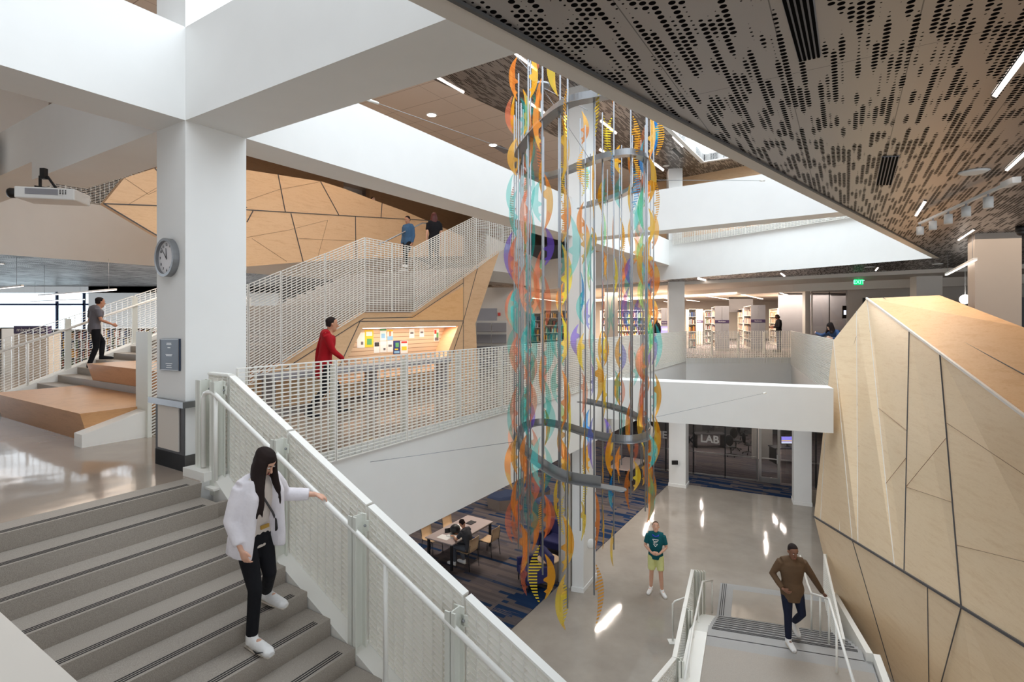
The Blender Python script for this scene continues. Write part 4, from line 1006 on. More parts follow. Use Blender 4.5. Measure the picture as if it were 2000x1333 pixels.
# ---- ceiling fixtures: flush linear lights given by their corners on a ceiling level
def flush(pts, z, name, lab, cat, mat, group=None, th=.012, frame=None):
    q = [G(x, y, z) for x, y in pts]; c = sum(q, Vector()) / len(q)
    t = thing(name, (c.x, c.y, z - th), lab, cat, group)
    m = MB(); m.prism([P2(v) for v in q], z - th, z - .002); m.build('diffuser' if mat.startswith('lamp') else 'grille', M['grey_panel' if mat == 'dark_grey' else mat], t)
    if frame:
        m = MB(); n = len(q)
        for i in range(n):
            a, b = q[i], q[(i + 1) % n]; m.prism([P2(a), P2(b), P2(c + (b - c) * 1.06), P2(c + (a - c) * 1.06)], z - th - .004, z - .002)
        m.build('frame', M[frame], t)
    return t
GL = 'recessed linear lights of the perforated ceiling'
flush([(1937, 183), (1946, 187), (2040, 62), (2024, 60)], ZC2, 'linear_light', 'longest recessed linear light, cut by the right border near the top', 'light', 'lamp', GL, frame='dark_grey')
flush([(1786, 420), (1791, 421), (1810, 392), (1804, 391)], ZC2, 'linear_light', 'short recessed linear light in the perforated ceiling just above the track spotlights', 'light', 'lamp', GL, frame='dark_grey')
flush([(1962, 330), (1968, 332), (2010, 294), (2002, 292)], ZC2, 'linear_light', 'recessed linear light at the right border beside the track head', 'light', 'lamp', GL, frame='dark_grey')
flush([(1869, 468), (1873, 469), (1905, 448), (1900, 447)], ZC2, 'linear_light', 'recessed linear light touching the cream column at the right', 'light', 'lamp', GL, frame='dark_grey')
flush([(1363, 542), (1362, 545), (1378, 548.5), (1379, 546.5)], ZC2, 'linear_light', 'tiny recessed linear light in the dark ceiling strip above the book stacks', 'light', 'lamp', GL)
flush([(1524, 534), (1526, 533.5), (1534, 539), (1531, 540)], ZC2, 'linear_light', 'tiny recessed linear light in the dark ceiling strip nearer the exit sign', 'light', 'lamp', GL)
flush([(1709, 528), (1711, 529), (1716, 523), (1714, 522.5)], ZC2, 'linear_light', 'tiny recessed linear light in the dark ceiling strip right above the exit sign', 'light', 'lamp', GL)
G5 = 'recessed linear lights of the top floor ceiling'
for (a, b, c, d, lab) in ((852, 152, 905, 182, 'recessed linear light on the top ceiling left of the sculpture, below the deep beam'), (1002, 103, 1048, 139, 'recessed linear light on the top ceiling above the tip of the sculpture'),
                          (1172, 237, 1203, 262, 'recessed linear light on the top ceiling behind the sculpture, upper of two close ones'), (1170, 293, 1198, 312, 'recessed linear light on the top ceiling behind the sculpture, lower of two close ones'),
                          (1313, 268, 1333, 288, 'recessed linear light on the top ceiling beside the bright skylight'), (1262, 310, 1295, 334, 'recessed linear light on the top ceiling just right of the sculpture'), (1030, 200, 1062, 222, 'recessed linear light on the top ceiling seen between the orange fins')):
    flush([(a, b), (c, d), (c + 2, d - 3), (a + 2, b - 3)], ZC3, 'linear_light', lab, 'light', 'lamp', G5)
def downlight(px, py, z, lab, r=.09, group=None):
    c = G(px, py, z); t = thing('downlight', (c.x, c.y, z - .02), lab, 'light', group)
    MB().cyl(c, r, z - .012, z - .002, 20).build('diffuser', M['lamp_cool'], t)
    m = MB(); n = 24; vs = []
    for k in range(n):
        a = 2 * math.pi * k / n
        for rr_, zz in ((r, z - .018), (r * 1.25, z - .018), (r * 1.25, z - .002), (r, z - .002)): vs.append((c.x + rr_ * math.cos(a), c.y + rr_ * math.sin(a), zz))
    m.add(vs, [(k * 4 + j, ((k + 1) % n) * 4 + j, ((k + 1) % n) * 4 + (j + 1) % 4, k * 4 + (j + 1) % 4) for k in range(n) for j in range(4)]).build('trim_ring', M['white'], t)
downlight(843, 224, ZC3, 'round downlight in the pale tiled top ceiling, nearer the deep beam', .13)
downlight(963, 283, ZC3, 'round downlight in the pale tiled top ceiling beside the air grille', .13)
downlight(61, 211, ZC3, 'round downlight on the top ceiling at the upper left edge', .12)
flush([(1524, -10), (1560, 118), (1604, 108), (1590, -10)], ZC2, 'air_grille', 'large slotted air grille at the top of the perforated ceiling', 'vent', 'dark_grey', None, .006)
flush([(1711, 360), (1722, 306), (1757, 304), (1742, 360)], ZC2, 'air_grille', 'slotted air grille in the middle of the perforated ceiling', 'vent', 'dark_grey', None, .006)
for (x0, y0, x1, y1, x2, y2, x3, y3) in ((1524, -10, 1560, 118, 1604, 108, 1590, -10), (1711, 360, 1722, 306, 1757, 304, 1742, 360)):
    tt = [o for o in COL.objects if o.name.startswith('air_grille')][0 if x0 == 1524 else -1]
    a, b, c, d = G(x0, y0, ZC2), G(x1, y1, ZC2), G(x2, y2, ZC2), G(x3, y3, ZC2)
    if x0 == 1711: a, b, c, d = a, b, c, d
    for j in range(5):
        f = (j + .14) / 5; g_ = (j + .74) / 5
        m = MB(); qa, qb, qc, qd = a + (d - a) * f, b + (c - b) * f, b + (c - b) * g_, a + (d - a) * g_
        m.prism([P2(v) for v in (qa, qb, qc, qd)], ZC2 - .012, ZC2 - .006); m.build('slot', M['slot_dark'], tt)
flush([(963, 287), (985, 300), (1000, 296), (978, 284)], ZC3, 'air_grille', 'small square air grille in the tiled top ceiling', 'vent', 'grey_panel')
flush([(1312, 292), (1328, 308), (1336, 306), (1318, 290)], ZC3, 'air_grille', 'dark slotted air grille on the top ceiling left of the skylight', 'vent', 'black')
flush([(1524, 530.5), (1526, 528), (1534, 527.5), (1532, 530)], ZC2, 'air_grille', 'tiny dark air grille in the ceiling strip above the glass room', 'vent', 'black')
for px, py, z, lab in ((1902, 335, ZC2, 'round white ceiling disc near the track spotlights'), (1301, 324, ZC3, 'round white ceiling disc beside the upper column'), (1698, 521.5, ZC2, 'small white ceiling disc above the exit sign'),
                       (1831, 515.5, ZC2, 'small white ceiling disc at the corner of the opening')):
    c = G(px, py, z); t = thing('ceiling_speaker', (c.x, c.y, z), lab, 'speaker'); MB().tube([(c.x, c.y, z - .02), (c.x, c.y, z - .002)], [.10, .13], 24).build('cover', M['white'], t)
# track with spotlights
ta, tb = G(1796, 437, 2.98), G(1984, 352, 2.98)
t = thing('track_light', tuple(ta), 'white track with five small cylindrical spotlights under the perforated ceiling', 'light')
m = MB(); m.bar(ta, tb, .018, .015); m.build('track', M['white'], t)
m = MB(); m.bar(tb - (tb - ta).normalized() * .22, tb + (tb - ta).normalized() * .02, .035, .03); m.build('power_box', M['white'], t)
for px in (1797, 1822, 1852, 1887, 1930):
    f = (on_seg(ta, tb, px) - ta).length / (tb - ta).length; c = ta + (tb - ta) * f
    sp_ = MB(); sp_.tube([c + Z * -.05, c + Z * -.17], .045, 16); o = sp_.build('spot_head', M['white'], t); MB().tube([c, c + Z * -.06], .01, 8).build('stem', M['grey_panel'], o)
# pendant by the cream column and ball lamp, security camera
def pendant(a, b, ztop_, lab, group=None, w_=.028):
    t = thing('pendant_light', tuple(a), lab, 'light', group); m = MB(); m.bar(a, b, w_, .02); m.build('housing', M['white'], t)
    m = MB(); m.bar(a + Z * -.022, b + Z * -.022, w_ * .8, .003); m.build('diffuser', M['lamp'], t)
    for f in (.08, .92): c = a + (b - a) * f; MB().tube([c, Vector((c.x, c.y, ztop_))], .004, 5).build('wire', M['rod_steel'], t)
pendant(G(1848, 536, 2.62), G(1905, 506, 2.62), ZC2, 'white linear pendant lamp hanging in front of the cream column')
c = CT(1885, 585, 13.5); t = thing('globe_lamp', tuple(c), 'glowing white globe partly hidden behind the cream column', 'light'); MB().ell(c, .12, .12, .12).build('globe', M['lamp_cool'], t); MB().tube([c + Z * .11, (c.x, c.y, ZC2 - .002)], .006, 6).build('cord', M['white'], t)
c = CT(1994, 453, 8.6); t = thing('security_camera', (c.x, c.y, ZC2), 'black dome camera under the ceiling at the right border', 'camera'); MB().cyl(c, .07, c.z, ZC2 - .002).build('mount', M['black'], t); MB().ell(c, .065, .065, .065).build('dome', M['black'], t)
# exit sign
c = CT(1677, 551.5, 18.3); t = thing('exit_sign', tuple(c), 'green illuminated exit sign under the ceiling', 'sign')
m = MB(); m.box(c.x - .155, c.y - .01, c.z - .10, c.x + .155, c.y + .01, c.z + .10); m.build('plate', M['exit'], t)
text_obj('EXIT', .19, 'lettering', M['exit_letter'], t, c + Vector((0, -.014, 0)), (1, 0, 0), (0, 0, 1))
MB().tube([c + Z * .1, (c.x, c.y, 2.98)], .012, 6).build('stem', M['white'], t)

# ---- library beyond the far balustrade
rng = random.Random(3)
BK = [plain('book_%d' % i, srgb(*c_), .7, var=.08) for i, c_ in enumerate(((120, 60, 50), (70, 80, 100), (190, 170, 140), (214, 206, 196), (60, 56, 58), (96, 110, 84), (196, 150, 70), (150, 90, 70), (50, 70, 110), (160, 160, 160)))]
EP = {}
def shelf_unit(p, d, length, height, depth, lab, end='grey_panel', group='book stacks beyond the balustrade', rows=5, sign=True, fill=.85, side=1, cat='bookcase', books='stuff'):
    """range with an end panel facing the viewer at p; runs along d; books on the side facing +side normal"""
    d = Vector(d).normalized(); n = Vector((-d.y, d.x, 0)); t = thing('bookcase', (p[0], p[1], 0), lab, cat, group)
    p = Vector((p[0], p[1], 0))
    m = MB(); m.obox(p, d, .04, depth, 0, height); m.build('end_panel', M[end], t)
    m = MB(); m.obox(p + d * length, d, .04, depth, 0, height - .05); m.build('end_panel', M[end], t)
    m = MB(); m.obox(p + d * .04, d, length - .04, depth, height - .04, height - .02); m.obox(p + n * (depth / 2 - .01), d, length, .02, .1, height - .05); m.obox(p, d, length, depth, 0, .10); m.build('frame', M['shelf_metal'], t)
    for r in range(rows):
        z = .12 + (height - .25) / rows * r
        m = MB(); m.obox(p + d * .045, d, length - .05, depth, z, z + .02); m.build('shelf', M['shelf_metal'], t)
        for sd in (0, 1):
            bm_ = MB(); x = .08
            while x < length - .1:
                wd_ = rng.uniform(.02, .05); hh = rng.uniform(.19, .29)
                if rng.random() < fill: bm_.obox(p + d * x + n * ((.02 + .0) if sd == 0 else depth - .20), d, wd_ * .92, .18, z + .021, z + .021 + hh, rng.randrange(len(BK)))
                x += wd_
            o = bm_.build('books', BK, t); o['kind'] = 'stuff'
    if sign:
        m = MB(); m.obox(p - d * .012, d, .01, depth, height * .62, height * .62 + .15); o = m.build('sign_band', M['purple'], t)
        text_obj('Nonfiction', .075, 'lettering', M['paper'], o, p + n * depth / 2 - d * .016 + Z * (height * .62 + .075), Vector((-n.x, -n.y, 0)) if (-n).dot(Vector((1, 0, 0))) > 0 else n, (0, 0, 1), .001)
    return t
def fp(px, py): return G(px, py, 0)
def stack(px0, px1, ytop, Y, dirp, L, lab, end='grey_panel', **k):
    z = E - (ytop - HY) * Y / F; p = VY(px1, 0, Y); wdt = abs(VY(px0, 0, Y).x - p.x); dv = Vector(dirp).normalized()
    return shelf_unit((p.x, p.y), dirp, L, z, wdt, lab, end, **k)
stack(1469, 1495, 596, 25.6, (.32, 1, 0), 3.2, 'grey-ended bookcase right of the middle one, beside the reading man')
stack(1398, 1424, 598, 25.8, (.32, 1, 0), 3.2, 'grey-ended bookcase in the middle of the far balustrade view')
stack(1292, 1308, 602, 25.9, (.22, 1, 0), 3.2, 'grey-ended bookcase half hidden by the far column')
stack(1356, 1373, 604, 31.0, (.32, 1, 0), 3.0, 'beige-ended bookcase further back, between the column and the middle bookcase', 'beige_panel')
stack(1452, 1465, 603, 31.5, (.32, 1, 0), 3.0, 'beige-ended bookcase peeping out behind the two grey-ended ones', 'beige_panel')
stack(1520, 1533, 602, 30.5, (.32, 1, 0), 3.0, 'beige-ended bookcase behind the reading man', 'beige_panel', sign=False)
# long shelves against the back, facing the viewer
def wall_shelf(px0, px1, ytop, Y, lab, rows=4, fill=.8, cat='bookcase', group='book stacks beyond the balustrade', mat='shelf_metal', zb=.0, tilt=0):
    a = VY(px0, 0, Y); b = VY(px1, 0, Y + tilt); h = E - (ytop - HY) * Y / F; d = Vector((b.x - a.x, b.y - a.y, 0)); L = d.length; d.normalize()
    t = thing('bookcase', (a.x, a.y, 0), lab, cat, group); p = Vector((a.x, a.y, 0))
    m = MB(); m.obox(p, d, L, .04, zb, h); m.obox(p, d, .03, -.36, zb, h); m.obox(p + d * (L - .03), d, .03, -.36, zb, h); m.obox(p, d, L, -.36, h - .03, h); m.build('frame', M[mat], t)
    nb_ = max(1, round(L / .95))
    for k in range(1, nb_): m = MB(); m.obox(p + d * (L * k / nb_), d, .02, -.34, zb, h); m.build('upright', M[mat], t)
    for r in range(rows):
        z = zb + .1 + (h - zb - .15) / rows * r
        m = MB(); m.obox(p + d * .03, d, L - .06, -.35, z, z + .02); m.build('shelf', M[mat], t)
        bm_ = MB(); x = .05
        while x < L - .1:
            wd_ = rng.uniform(.02, .05)
            if rng.random() < fill: bm_.obox(p + d * x - Vector((-d.y, d.x, 0)) * .12, d, wd_ * .92, -.2, z + .021, z + .021 + rng.uniform(.18, .28), rng.randrange(len(BK)))
            x += wd_
        o = bm_.build('books', BK, t); o['kind'] = 'stuff'
    return t
wall_shelf(1544, 1592, 604, 30.0, 'open wall bookcase with few face-out books left of the glass room', rows=5, fill=.45)
wall_shelf(1340, 1356, 604, 28.5, 'narrow open bookcase just right of the far column', rows=5)
wall_shelf(1372, 1400, 606, 33.0, 'open bookcase seen between the beige-ended and the middle grey-ended one', rows=5)
wall_shelf(1060, 1145, 606, 27.5, 'long bookcase seen through the sculpture left of the atrium column', rows=5)
wall_shelf(1172, 1278, 606, 30.6, 'long bookcase seen through the sculpture right of the atrium column', rows=5)
wall_shelf(1000, 1056, 612, 26.5, 'long bookcase seen through the left edge of the sculpture', rows=5)
# dark panel above the stacks and library lamps
q = VY(1425, 595, 34); t = struct(MB().box(q.x, q.y, q.z - .5, q.x + 1.5, q.y + .1, 2.96).build('wall_dark_panel', M['charcoal']))
GP = 'linear ceiling lamps of the book stacks'
for (x0, y0, x1, y1, z, lab) in ((1375, 577.5, 1435, 586.5, 2.85, 'linear lamp over the middle bookcase, the longest one'), (1447, 574.5, 1489, 584, 2.85, 'linear lamp over the space between the two grey-ended bookcases'), (1524, 571.5, 1556, 582.5, 2.85, 'linear lamp nearest the glass room'),
                                (1341, 586, 1366, 588.5, 2.85, 'linear lamp directly right of the far column'), (1292, 581, 1307, 584, 2.85, 'linear lamp directly left of the far column, upper one'), (1297, 588.5, 1307, 590, 2.85, 'linear lamp directly left of the far column, lower one'),
                                (1040, 582, 1100, 590, 2.85, 'linear lamp seen through the orange fins left of the atrium column'), (1180, 580, 1235, 589, 2.85, 'linear lamp seen through the sculpture right of the atrium column')):
    a, b = G(x0, y0, z), G(x1, y1, z); pendant(a, b, 2.97, lab, GP, .05)
area('stack_light', (7.5, 27, 2.8), 8, 6, 650, WARM); area('stack_light', (14, 30, 2.8), 8, 6, 450, WARM)
# kiosk screen by the column
a = CT(1299, 650, 25.5); t = thing('kiosk', (a.x, a.y, 0), 'tall grey information kiosk with a violet screen left of the far column', 'kiosk')
m = MB(); m.box(a.x - .25, a.y, 0, a.x + .25, a.y + .15, 1.25); m.build('body', M['grey_panel'], t)
m = MB(); m.box(a.x - .19, a.y - .01, .65, a.x + .2, a.y, 1.2); o = m.build('screen', M['screen'], t)
m = MB(); m.box(a.x + .02, a.y - .014, .75, a.x + .16, a.y - .01, .85); m.build('screen_tile', M['screen_yellow'], o); m = MB(); m.box(a.x - .14, a.y - .014, 1.02, a.x + .12, a.y - .01, 1.10); m.build('screen_tile', M['screen_white'], o)
# glass room
ga, gb = CT(1584, 640, 25.0), CT(1655, 640, 24.0)
t = thing('glass_partition', (ga.x, ga.y, 0), 'dark glass partition with aluminium frame left of the exit sign', 'glass wall')
d = Vector((gb.x - ga.x, gb.y - ga.y, 0)); L = d.length; d.normalize(); h = E + 54 * 24.5 / F
for x in (0, L * .5, L - .06): m = MB(); m.obox(Vector((ga.x, ga.y, 0)) + d * x, d, .06 if x != L * .5 else .03, .06, 0, h); m.build('mullion', M['silver' if x != L * .5 else 'black'], t)
m = MB(); m.obox((ga.x, ga.y, 0), d, L, .06, h - .07, h); m.build('head_rail', M['silver'], t)
m = MB(); m.obox(Vector((ga.x, ga.y, 0)) + d * .06, d, L - .12, .012, .05, h - .07); m.build('pane', M['glass_dark'], t)
a = VY(1583, 0, 25.2); m = MB(); m.box(a.x + .02, a.y + 3.0, 0, a.x + 4.6, a.y + 3.1, 2.95); struct(m.build('wall_glass_room_rear', M['grey_panel']))
m = MB(); m.box(a.x - .25, a.y, 0, a.x, a.y + .25, 2.95); struct(m.build('column', M['white']))
a = CT(1655, 610, 23.6); t = thing('wall_screen', tuple(a), 'small upright black screen with a pale blue picture beside the glass partition', 'screen')
m = MB(); m.box(a.x - .22, a.y, a.z - .28, a.x - .04, a.y + .05, a.z + .28); m.build('casing', M['black'], t); m = MB(); m.box(a.x - .16, a.y - .01, a.z - .12, a.x - .06, a.y, a.z + .08); m.build('display', M['screen_white'], t)

# ---- window wall, shelves and lamps of the left wing
YW = 25.0
for k, (px, w_) in enumerate(((110, .09), (163, .09), (-10, .09), (30, .04))):
    if k < 3: a = VY(px, 0, YW); m = MB(); m.box(a.x - w_ / 2, YW, 0, a.x + w_ / 2, YW + .08, 2.85); struct(m.build('window_3', M['slate_fabric']))
a = VY(-260, 0, YW); b = VY(172, 0, YW)
m = MB(); m.box(a.x, YW, E + 27 * YW / F - .04, b.x, YW + .07, E + 27 * YW / F + .04); struct(m.build('window_3', M['slate_fabric']))
m = MB(); m.box(a.x, YW + .03, .9, b.x, YW + .04, 2.8); struct(m.build('window_3', M['glass']))
m = MB(); m.box(a.x, YW + .02, 0, b.x, YW + .15, .9); m.box(a.x - 8, YW + .02, 2.8, b.x + 9, YW + .15, ZC2); m.box(b.x, YW + .02, 0, b.x + 9, YW + .15, ZC2); struct(m.build('wall_window', M['white']))
# street front seen through the window, its daylight put in as glow
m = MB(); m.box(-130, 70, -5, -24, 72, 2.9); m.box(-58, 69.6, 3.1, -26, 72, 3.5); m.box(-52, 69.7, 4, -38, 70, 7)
sf = m.build('street_front', emit('glowing_facade', (.80, .88, .97, 1), 1.0)); struct(sf)
G7 = 'long pendant lamps of the window wing'
pendant(CT(76, 577, 15), CT(226, 565.5, 13.2), ZC2, 'long linear pendant lamp in front of the windows, the complete one', G7)
pendant(CT(-90, 572, 14), CT(44, 558, 13), ZC2, 'long linear pendant lamp at the left border', G7)
pendant(CT(60, 589, 22), CT(165, 585, 22), ZC2, 'faint linear pendant lamp further back near the window', G7)
downlight(1, 515, ZC2, 'round downlight at the left border under the window wing ceiling', .07)
area('window_wing_light', (-12, 19, 2.95), 10, 8, 420, (.85, .93, 1.0))
# sign and shelves
wall_shelf(-60, 27, 640, 15.5, 'dark bookcase at the left border behind the stair railing', rows=4, fill=.9, group='bookcases of the window wing')
wall_shelf(96, 200, 643, 16.5, 'low bookcase behind the walker on the stairs', rows=4, fill=.9, group='bookcases of the window wing')
wall_shelf(205, 330, 640, 18.5, 'low bookcase between the walker on the stairs and the clock column', rows=4, fill=.8, group='bookcases of the window wing')
a, b = CT(28, 637, 14.5), CT(95, 652, 14.5); t = thing('display_stand', (a.x, a.y, 0), 'pale display stand with a purple mixed media sign on top', 'display stand')
m = MB(); m.box(a.x, a.y, 0, b.x, a.y + .4, b.z); m.build('body', M['beige_panel'], t)
m = MB(); m.box(a.x, a.y - .02, b.z, b.x, a.y + .1, a.z); o = m.build('sign_board', M['purple'], t)
text_obj('mixed media', .15, 'lettering', M['paper'], o, Vector(((a.x + b.x) / 2, a.y - .025, (a.z + b.z) / 2)), (1, 0, 0), (0, 0, 1))
# light shelves beside the stair cladding
a, b = CT(930, 627, 17.0), CT(990, 627, 17.5)
t = thing('magazine_rack', (a.x, a.y, 0), 'white rack with sloping shelves right of the maple cladding', 'shelf')
m = MB(); m.box(a.x, a.y, 0, b.x, a.y + .45, E - 5 * 17 / F); m.build('frame', M['white'], t)
for r in range(5):
    for c_ in range(2):
        z = 1.18 - .37 * r; x0 = a.x + .02 + c_ * (b.x - a.x) / 2; x1 = x0 + (b.x - a.x) / 2 - .03
        m = MB(); m.hexa([(x0, a.y - .16, z), (x1, a.y - .16, z), (x1, a.y - .14, z - .012), (x0, a.y - .14, z - .012), (x0, a.y - .01, z + .27), (x1, a.y - .01, z + .27), (x1, a.y + .0, z + .26), (x0, a.y, z + .26)]); m.build('sloping_shelf', M['grey_panel'], t)
a = CT(958, 625, 24); m = MB(); m.box(a.x - 1.2, a.y, 0, a.x + 1.6, a.y + .1, 3.0); struct(m.build('wall_behind_rack', M['cream']))
m = MB(); m.box(a.x - .75, a.y - .03, 0, a.x + .3, a.y, 2.05); struct(m.build('door_2', M['grey_panel']))
c = CT(975, 614, 23.95); t = thing('fire_alarm', tuple(c), 'small red fire alarm box beside the grey door', 'alarm'); MB().box(c.x - .06, c.y, c.z - .07, c.x + .06, c.y + .05, c.z + .07).build('box', M['red'], t)

# ---- ground floor: glazed lab front
ga, gb = G(1343, 926, ZL1), G(1550, 950, ZL1); d = Vector((gb.x - ga.x, gb.y - ga.y, 0)).normalized()
t = thing('glass_partition', (ga.x, ga.y, ZL1), 'full height glass front of the computer lab with silver door frame', 'glass wall')
def gx(px): q = onl(px, ga, d); return Vector((q.x, q.y, 0))
H1 = ZL1 + 3.6
g0 = gx(1215); g1 = gx(1660); L = (g1 - g0).length
for px, w_, mt in ((1268, .05, 'black'), (1353, .05, 'black'), (1415, .05, 'black'), (1478, .05, 'silver'), (1299, .06, 'black'), (1549, .06, 'black'), (1592, .06, 'black')):
    m = MB(); m.obox(gx(px), d, w_, .08, ZL1, H1); m.build('mullion', M[mt], t)
m = MB(); m.obox(gx(1215), d, (gx(1478) - gx(1215)).length, .06, ZL1 + .03, ZL1 + .08); m.build('sill_rail', M['silver'], t)
m = MB(); m.obox(gx(1215), d, (gx(1478) - gx(1215)).length, .06, ZL1 + .98, ZL1 + 1.02); m.build('middle_rail', M['silver'], t)
m = MB(); m.obox(gx(1526), d, (gx(1660) - gx(1526)).length, .06, ZL1 + .98, ZL1 + 1.02); m.build('middle_rail', M['silver'], t)
m = MB(); m.obox(gx(1215), d, (gx(1480) - gx(1215)).length, .012, ZL1 + .08, H1); m.build('pane', M['glass_dark'], t)
m = MB(); m.obox(gx(1526), d, (gx(1660) - gx(1526)).length, .012, ZL1 + .08, H1); m.build('pane', M['glass_dark'], t)
m = MB(); dl = (gx(1524) - gx(1482)).length; p = gx(1482)
m.obox(p, d, .10, .07, ZL1, ZL1 + 2.4); m.obox(p + d * (dl - .10), d, .10, .07, ZL1, ZL1 + 2.4); m.obox(p, d, dl, .07, ZL1, ZL1 + .22); m.obox(p, d, dl, .07, ZL1 + 2.25, ZL1 + 2.4)
dr = m.build('door', M['silver'], t); m = MB(); m.obox(p + d * .1, d, dl - .2, .012, ZL1 + .22, ZL1 + 2.25); m.build('door_pane', M['glass_dark'], dr)
m = MB(); hq = p + d * (dl - .12) - Vector((-d.y, d.x, 0)) * .06; m.box(hq.x, hq.y - .01, ZL1 + .85, hq.x + .03, hq.y + .02, ZL1 + 1.2); m.bar(p + d * .12 + Z * (ZL1 + 1.02) , hq + Z * (ZL1 + 1.02), .012, .02); m.build('push_bar', M['silver'], dr)
def glyph(s, px, py, size, mat='silver'):
    Yp = gx(px).y; c = VY(px, py, Yp - .02); text_obj(s, size, 'lettering', M[mat], t, c, d, (0, 0, 1), .01, bold=.012)
glyph('LAB', 1386, 859, .44); glyph('K', 1350, 861, .44, 'black'); glyph('ME', 1290, 850, .44)
# lab interior: desks, office chairs, screens, partition
m = MB(); m.box(8.5, 31, ZL1, 22, 31.2, -1.5); struct(m.build('wall_lab_rear', M['dark_grey']))
q = G(1494, 880, ZL1); 
m = MB(); a = VY(1489, 0, 24.5); b = VY(1517, 0, 24.5); m.box(a.x, 25.5, ZL1, b.x + .3, 25.6, -1.5); struct(m.build('wall_lab_side', M['cream']))
def office_chair():
    t = thing('office_chair', (0, 0, 0), '', 'chair', 'black office chairs of the computer lab')
    m = MB(); m.ell((0, 0, .48), .24, .24, .05); m.build('seat', M['black'], t)
    m = MB(); m.ell((0, .24, .82), .21, .04, .27); m.build('backrest', M['black'], t)
    m = MB(); m.tube([(0, 0, .12), (0, 0, .46)], .03, 8); m.tube([(0, .05, .46), (0, .27, .6)], .02, 6); m.build('column', M['black'], t)
    m = MB()
    for k in range(5): a = 2 * math.pi * k / 5; m.tube([(0, 0, .13), (.27 * math.cos(a), .27 * math.sin(a), .07)], .018, 6); m.ell((.27 * math.cos(a), .27 * math.sin(a), .035), .03, .03, .035, nu=8, nv=5)
    m.build('wheel_base', M['black'], t)
    for s in (-1, 1): m = MB(); m.tube([(s * .24, .05, .46), (s * .27, .02, .68), (s * .27, -.15, .68)], .018, 6); m.build('armrest', M['black'], t)
    return t
oc0 = office_chair()
ocs = [(1437, 858, 'office chair at the lab desk behind the B of the lettering'), (1452, 846, 'office chair furthest back in the computer lab'), (1462, 866, 'office chair nearest the lab door'), (1428, 870, 'office chair in the lab, closest to the glass')]
for i, (px, py, lab) in enumerate(ocs):
    c = G(px, py + 22, ZL1); t2 = oc0 if i == 0 else copy_tree(oc0); t2.location = (c.x, c.y, ZL1 + .012); t2.rotation_euler = (0, 0, .8 * i); t2['label'] = 'black ' + lab
for i, (px, py, lab) in enumerate(((1385, 862, 'dark desk with a monitor behind the lab lettering'), (1540, 892, 'dark desk with a bright screen right of the lab door'))):
    c = G(px, py + 12, ZL1); t2 = thing('desk', (c.x, c.y, ZL1), lab, 'desk')
    MB().box(c.x - .8, c.y - .3, ZL1 + .70, c.x + .8, c.y + .35, ZL1 + .74).build('desk_top', M['charcoal'], t2)
    for s in (-.75, .71): MB().box(c.x + s, c.y - .28, ZL1 + .012, c.x + s + .04, c.y + .33, ZL1 + .70).build('leg', M['black'], t2)
    tm = thing('monitor', (c.x, c.y, ZL1 + .74), ['black computer monitor on the desk behind the lab lettering', 'computer monitor with a violet and yellow picture right of the lab door'][i], 'screen')
    MB().box(c.x - .3, c.y + .1, ZL1 + .86, c.x + .3, c.y + .13, ZL1 + 1.22).build('casing', M['black'], tm)
    MB().box(c.x - .10, c.y + .05, ZL1 + .741, c.x + .10, c.y + .2, ZL1 + .755).build('foot', M['black'], tm); MB().box(c.x - .02, c.y + .12, ZL1 + .75, c.x + .02, c.y + .15, ZL1 + .9).build('stand', M['black'], tm)
    o = MB().box(c.x - .28, c.y + .092, ZL1 + .88, c.x + .28, c.y + .1, ZL1 + 1.2).build('display', M['screen'] if i else M['charcoal'], tm)
    if i: MB().box(c.x - .28, c.y + .088, ZL1 + .98, c.x + .28, c.y + .092, ZL1 + 1.03).build('picture_band', M['screen_yellow'], o); MB().box(c.x - .28, c.y + .088, ZL1 + .88, c.x + .28, c.y + .092, ZL1 + .95).build('picture_band', M['screen_white'], o)
# small black panel on the ground floor column
c = CT(1318, 904, 21.15); t = thing('card_reader', tuple(c), 'small black panel on the white ground floor column left of the lab', 'wall device'); MB().box(c.x - .12, c.y - .03, c.z - .08, c.x + .12, c.y + .02, c.z + .08).build('box', M['black'], t)
c = CT(1154, 1063, 13.35); t = thing('wall_device', tuple(c), 'white rounded wall device on the atrium column near the carpet', 'wall device'); MB().ell(c, .10, .04, .13).build('cover', M['white'], t)

# ---- reading lounge under the gallery: table, chairs, seats
tc = [G(831, 1050.6, ZL1 + .74), G(911.5, 1007.5, ZL1 + .74), G(962.7, 1020.4, ZL1 + .74), G(885.7, 1062, ZL1 + .74)]
tcc = sum(tc, Vector()) / 4; TW, TL = .95, 1.95
def table(c, label, group=None):
    c = Vector((c[0], c[1], 0)); t = thing('table', (c.x, c.y, ZL1 + .012), label, 'table', group); q = c - A * TL / 2 - B * TW / 2
    m = MB(); m.obox(q, A, TL, TW, ZL1 + .71, ZL1 + .745); bevel(m.build('table_top', M['laminate'], t), .008)
    m = MB(); q2 = q + A * .06 + B * .06; m.obox(q2, A, TL - .12, .03, ZL1 + .66, ZL1 + .71); m.obox(q2 + B * (TW - .15), A, TL - .12, .03, ZL1 + .66, ZL1 + .71); m.build('frame', M['black'], t)
    for a_ in (.04, TL - .10):
        for b_ in (.04, TW - .10): m = MB(); m.obox(q + A * a_ + B * b_, A, .06, .06, ZL1 + .012, ZL1 + .71); m.build('leg', M['black'], t)
    return t
table(tcc, 'long taupe study table with black legs under the gallery, where the student sits')
c2 = G(1226, 906, ZL1 + .74); table((c2.x, c2.y), 'study table far back on the dark carpet seen through the orange fins')
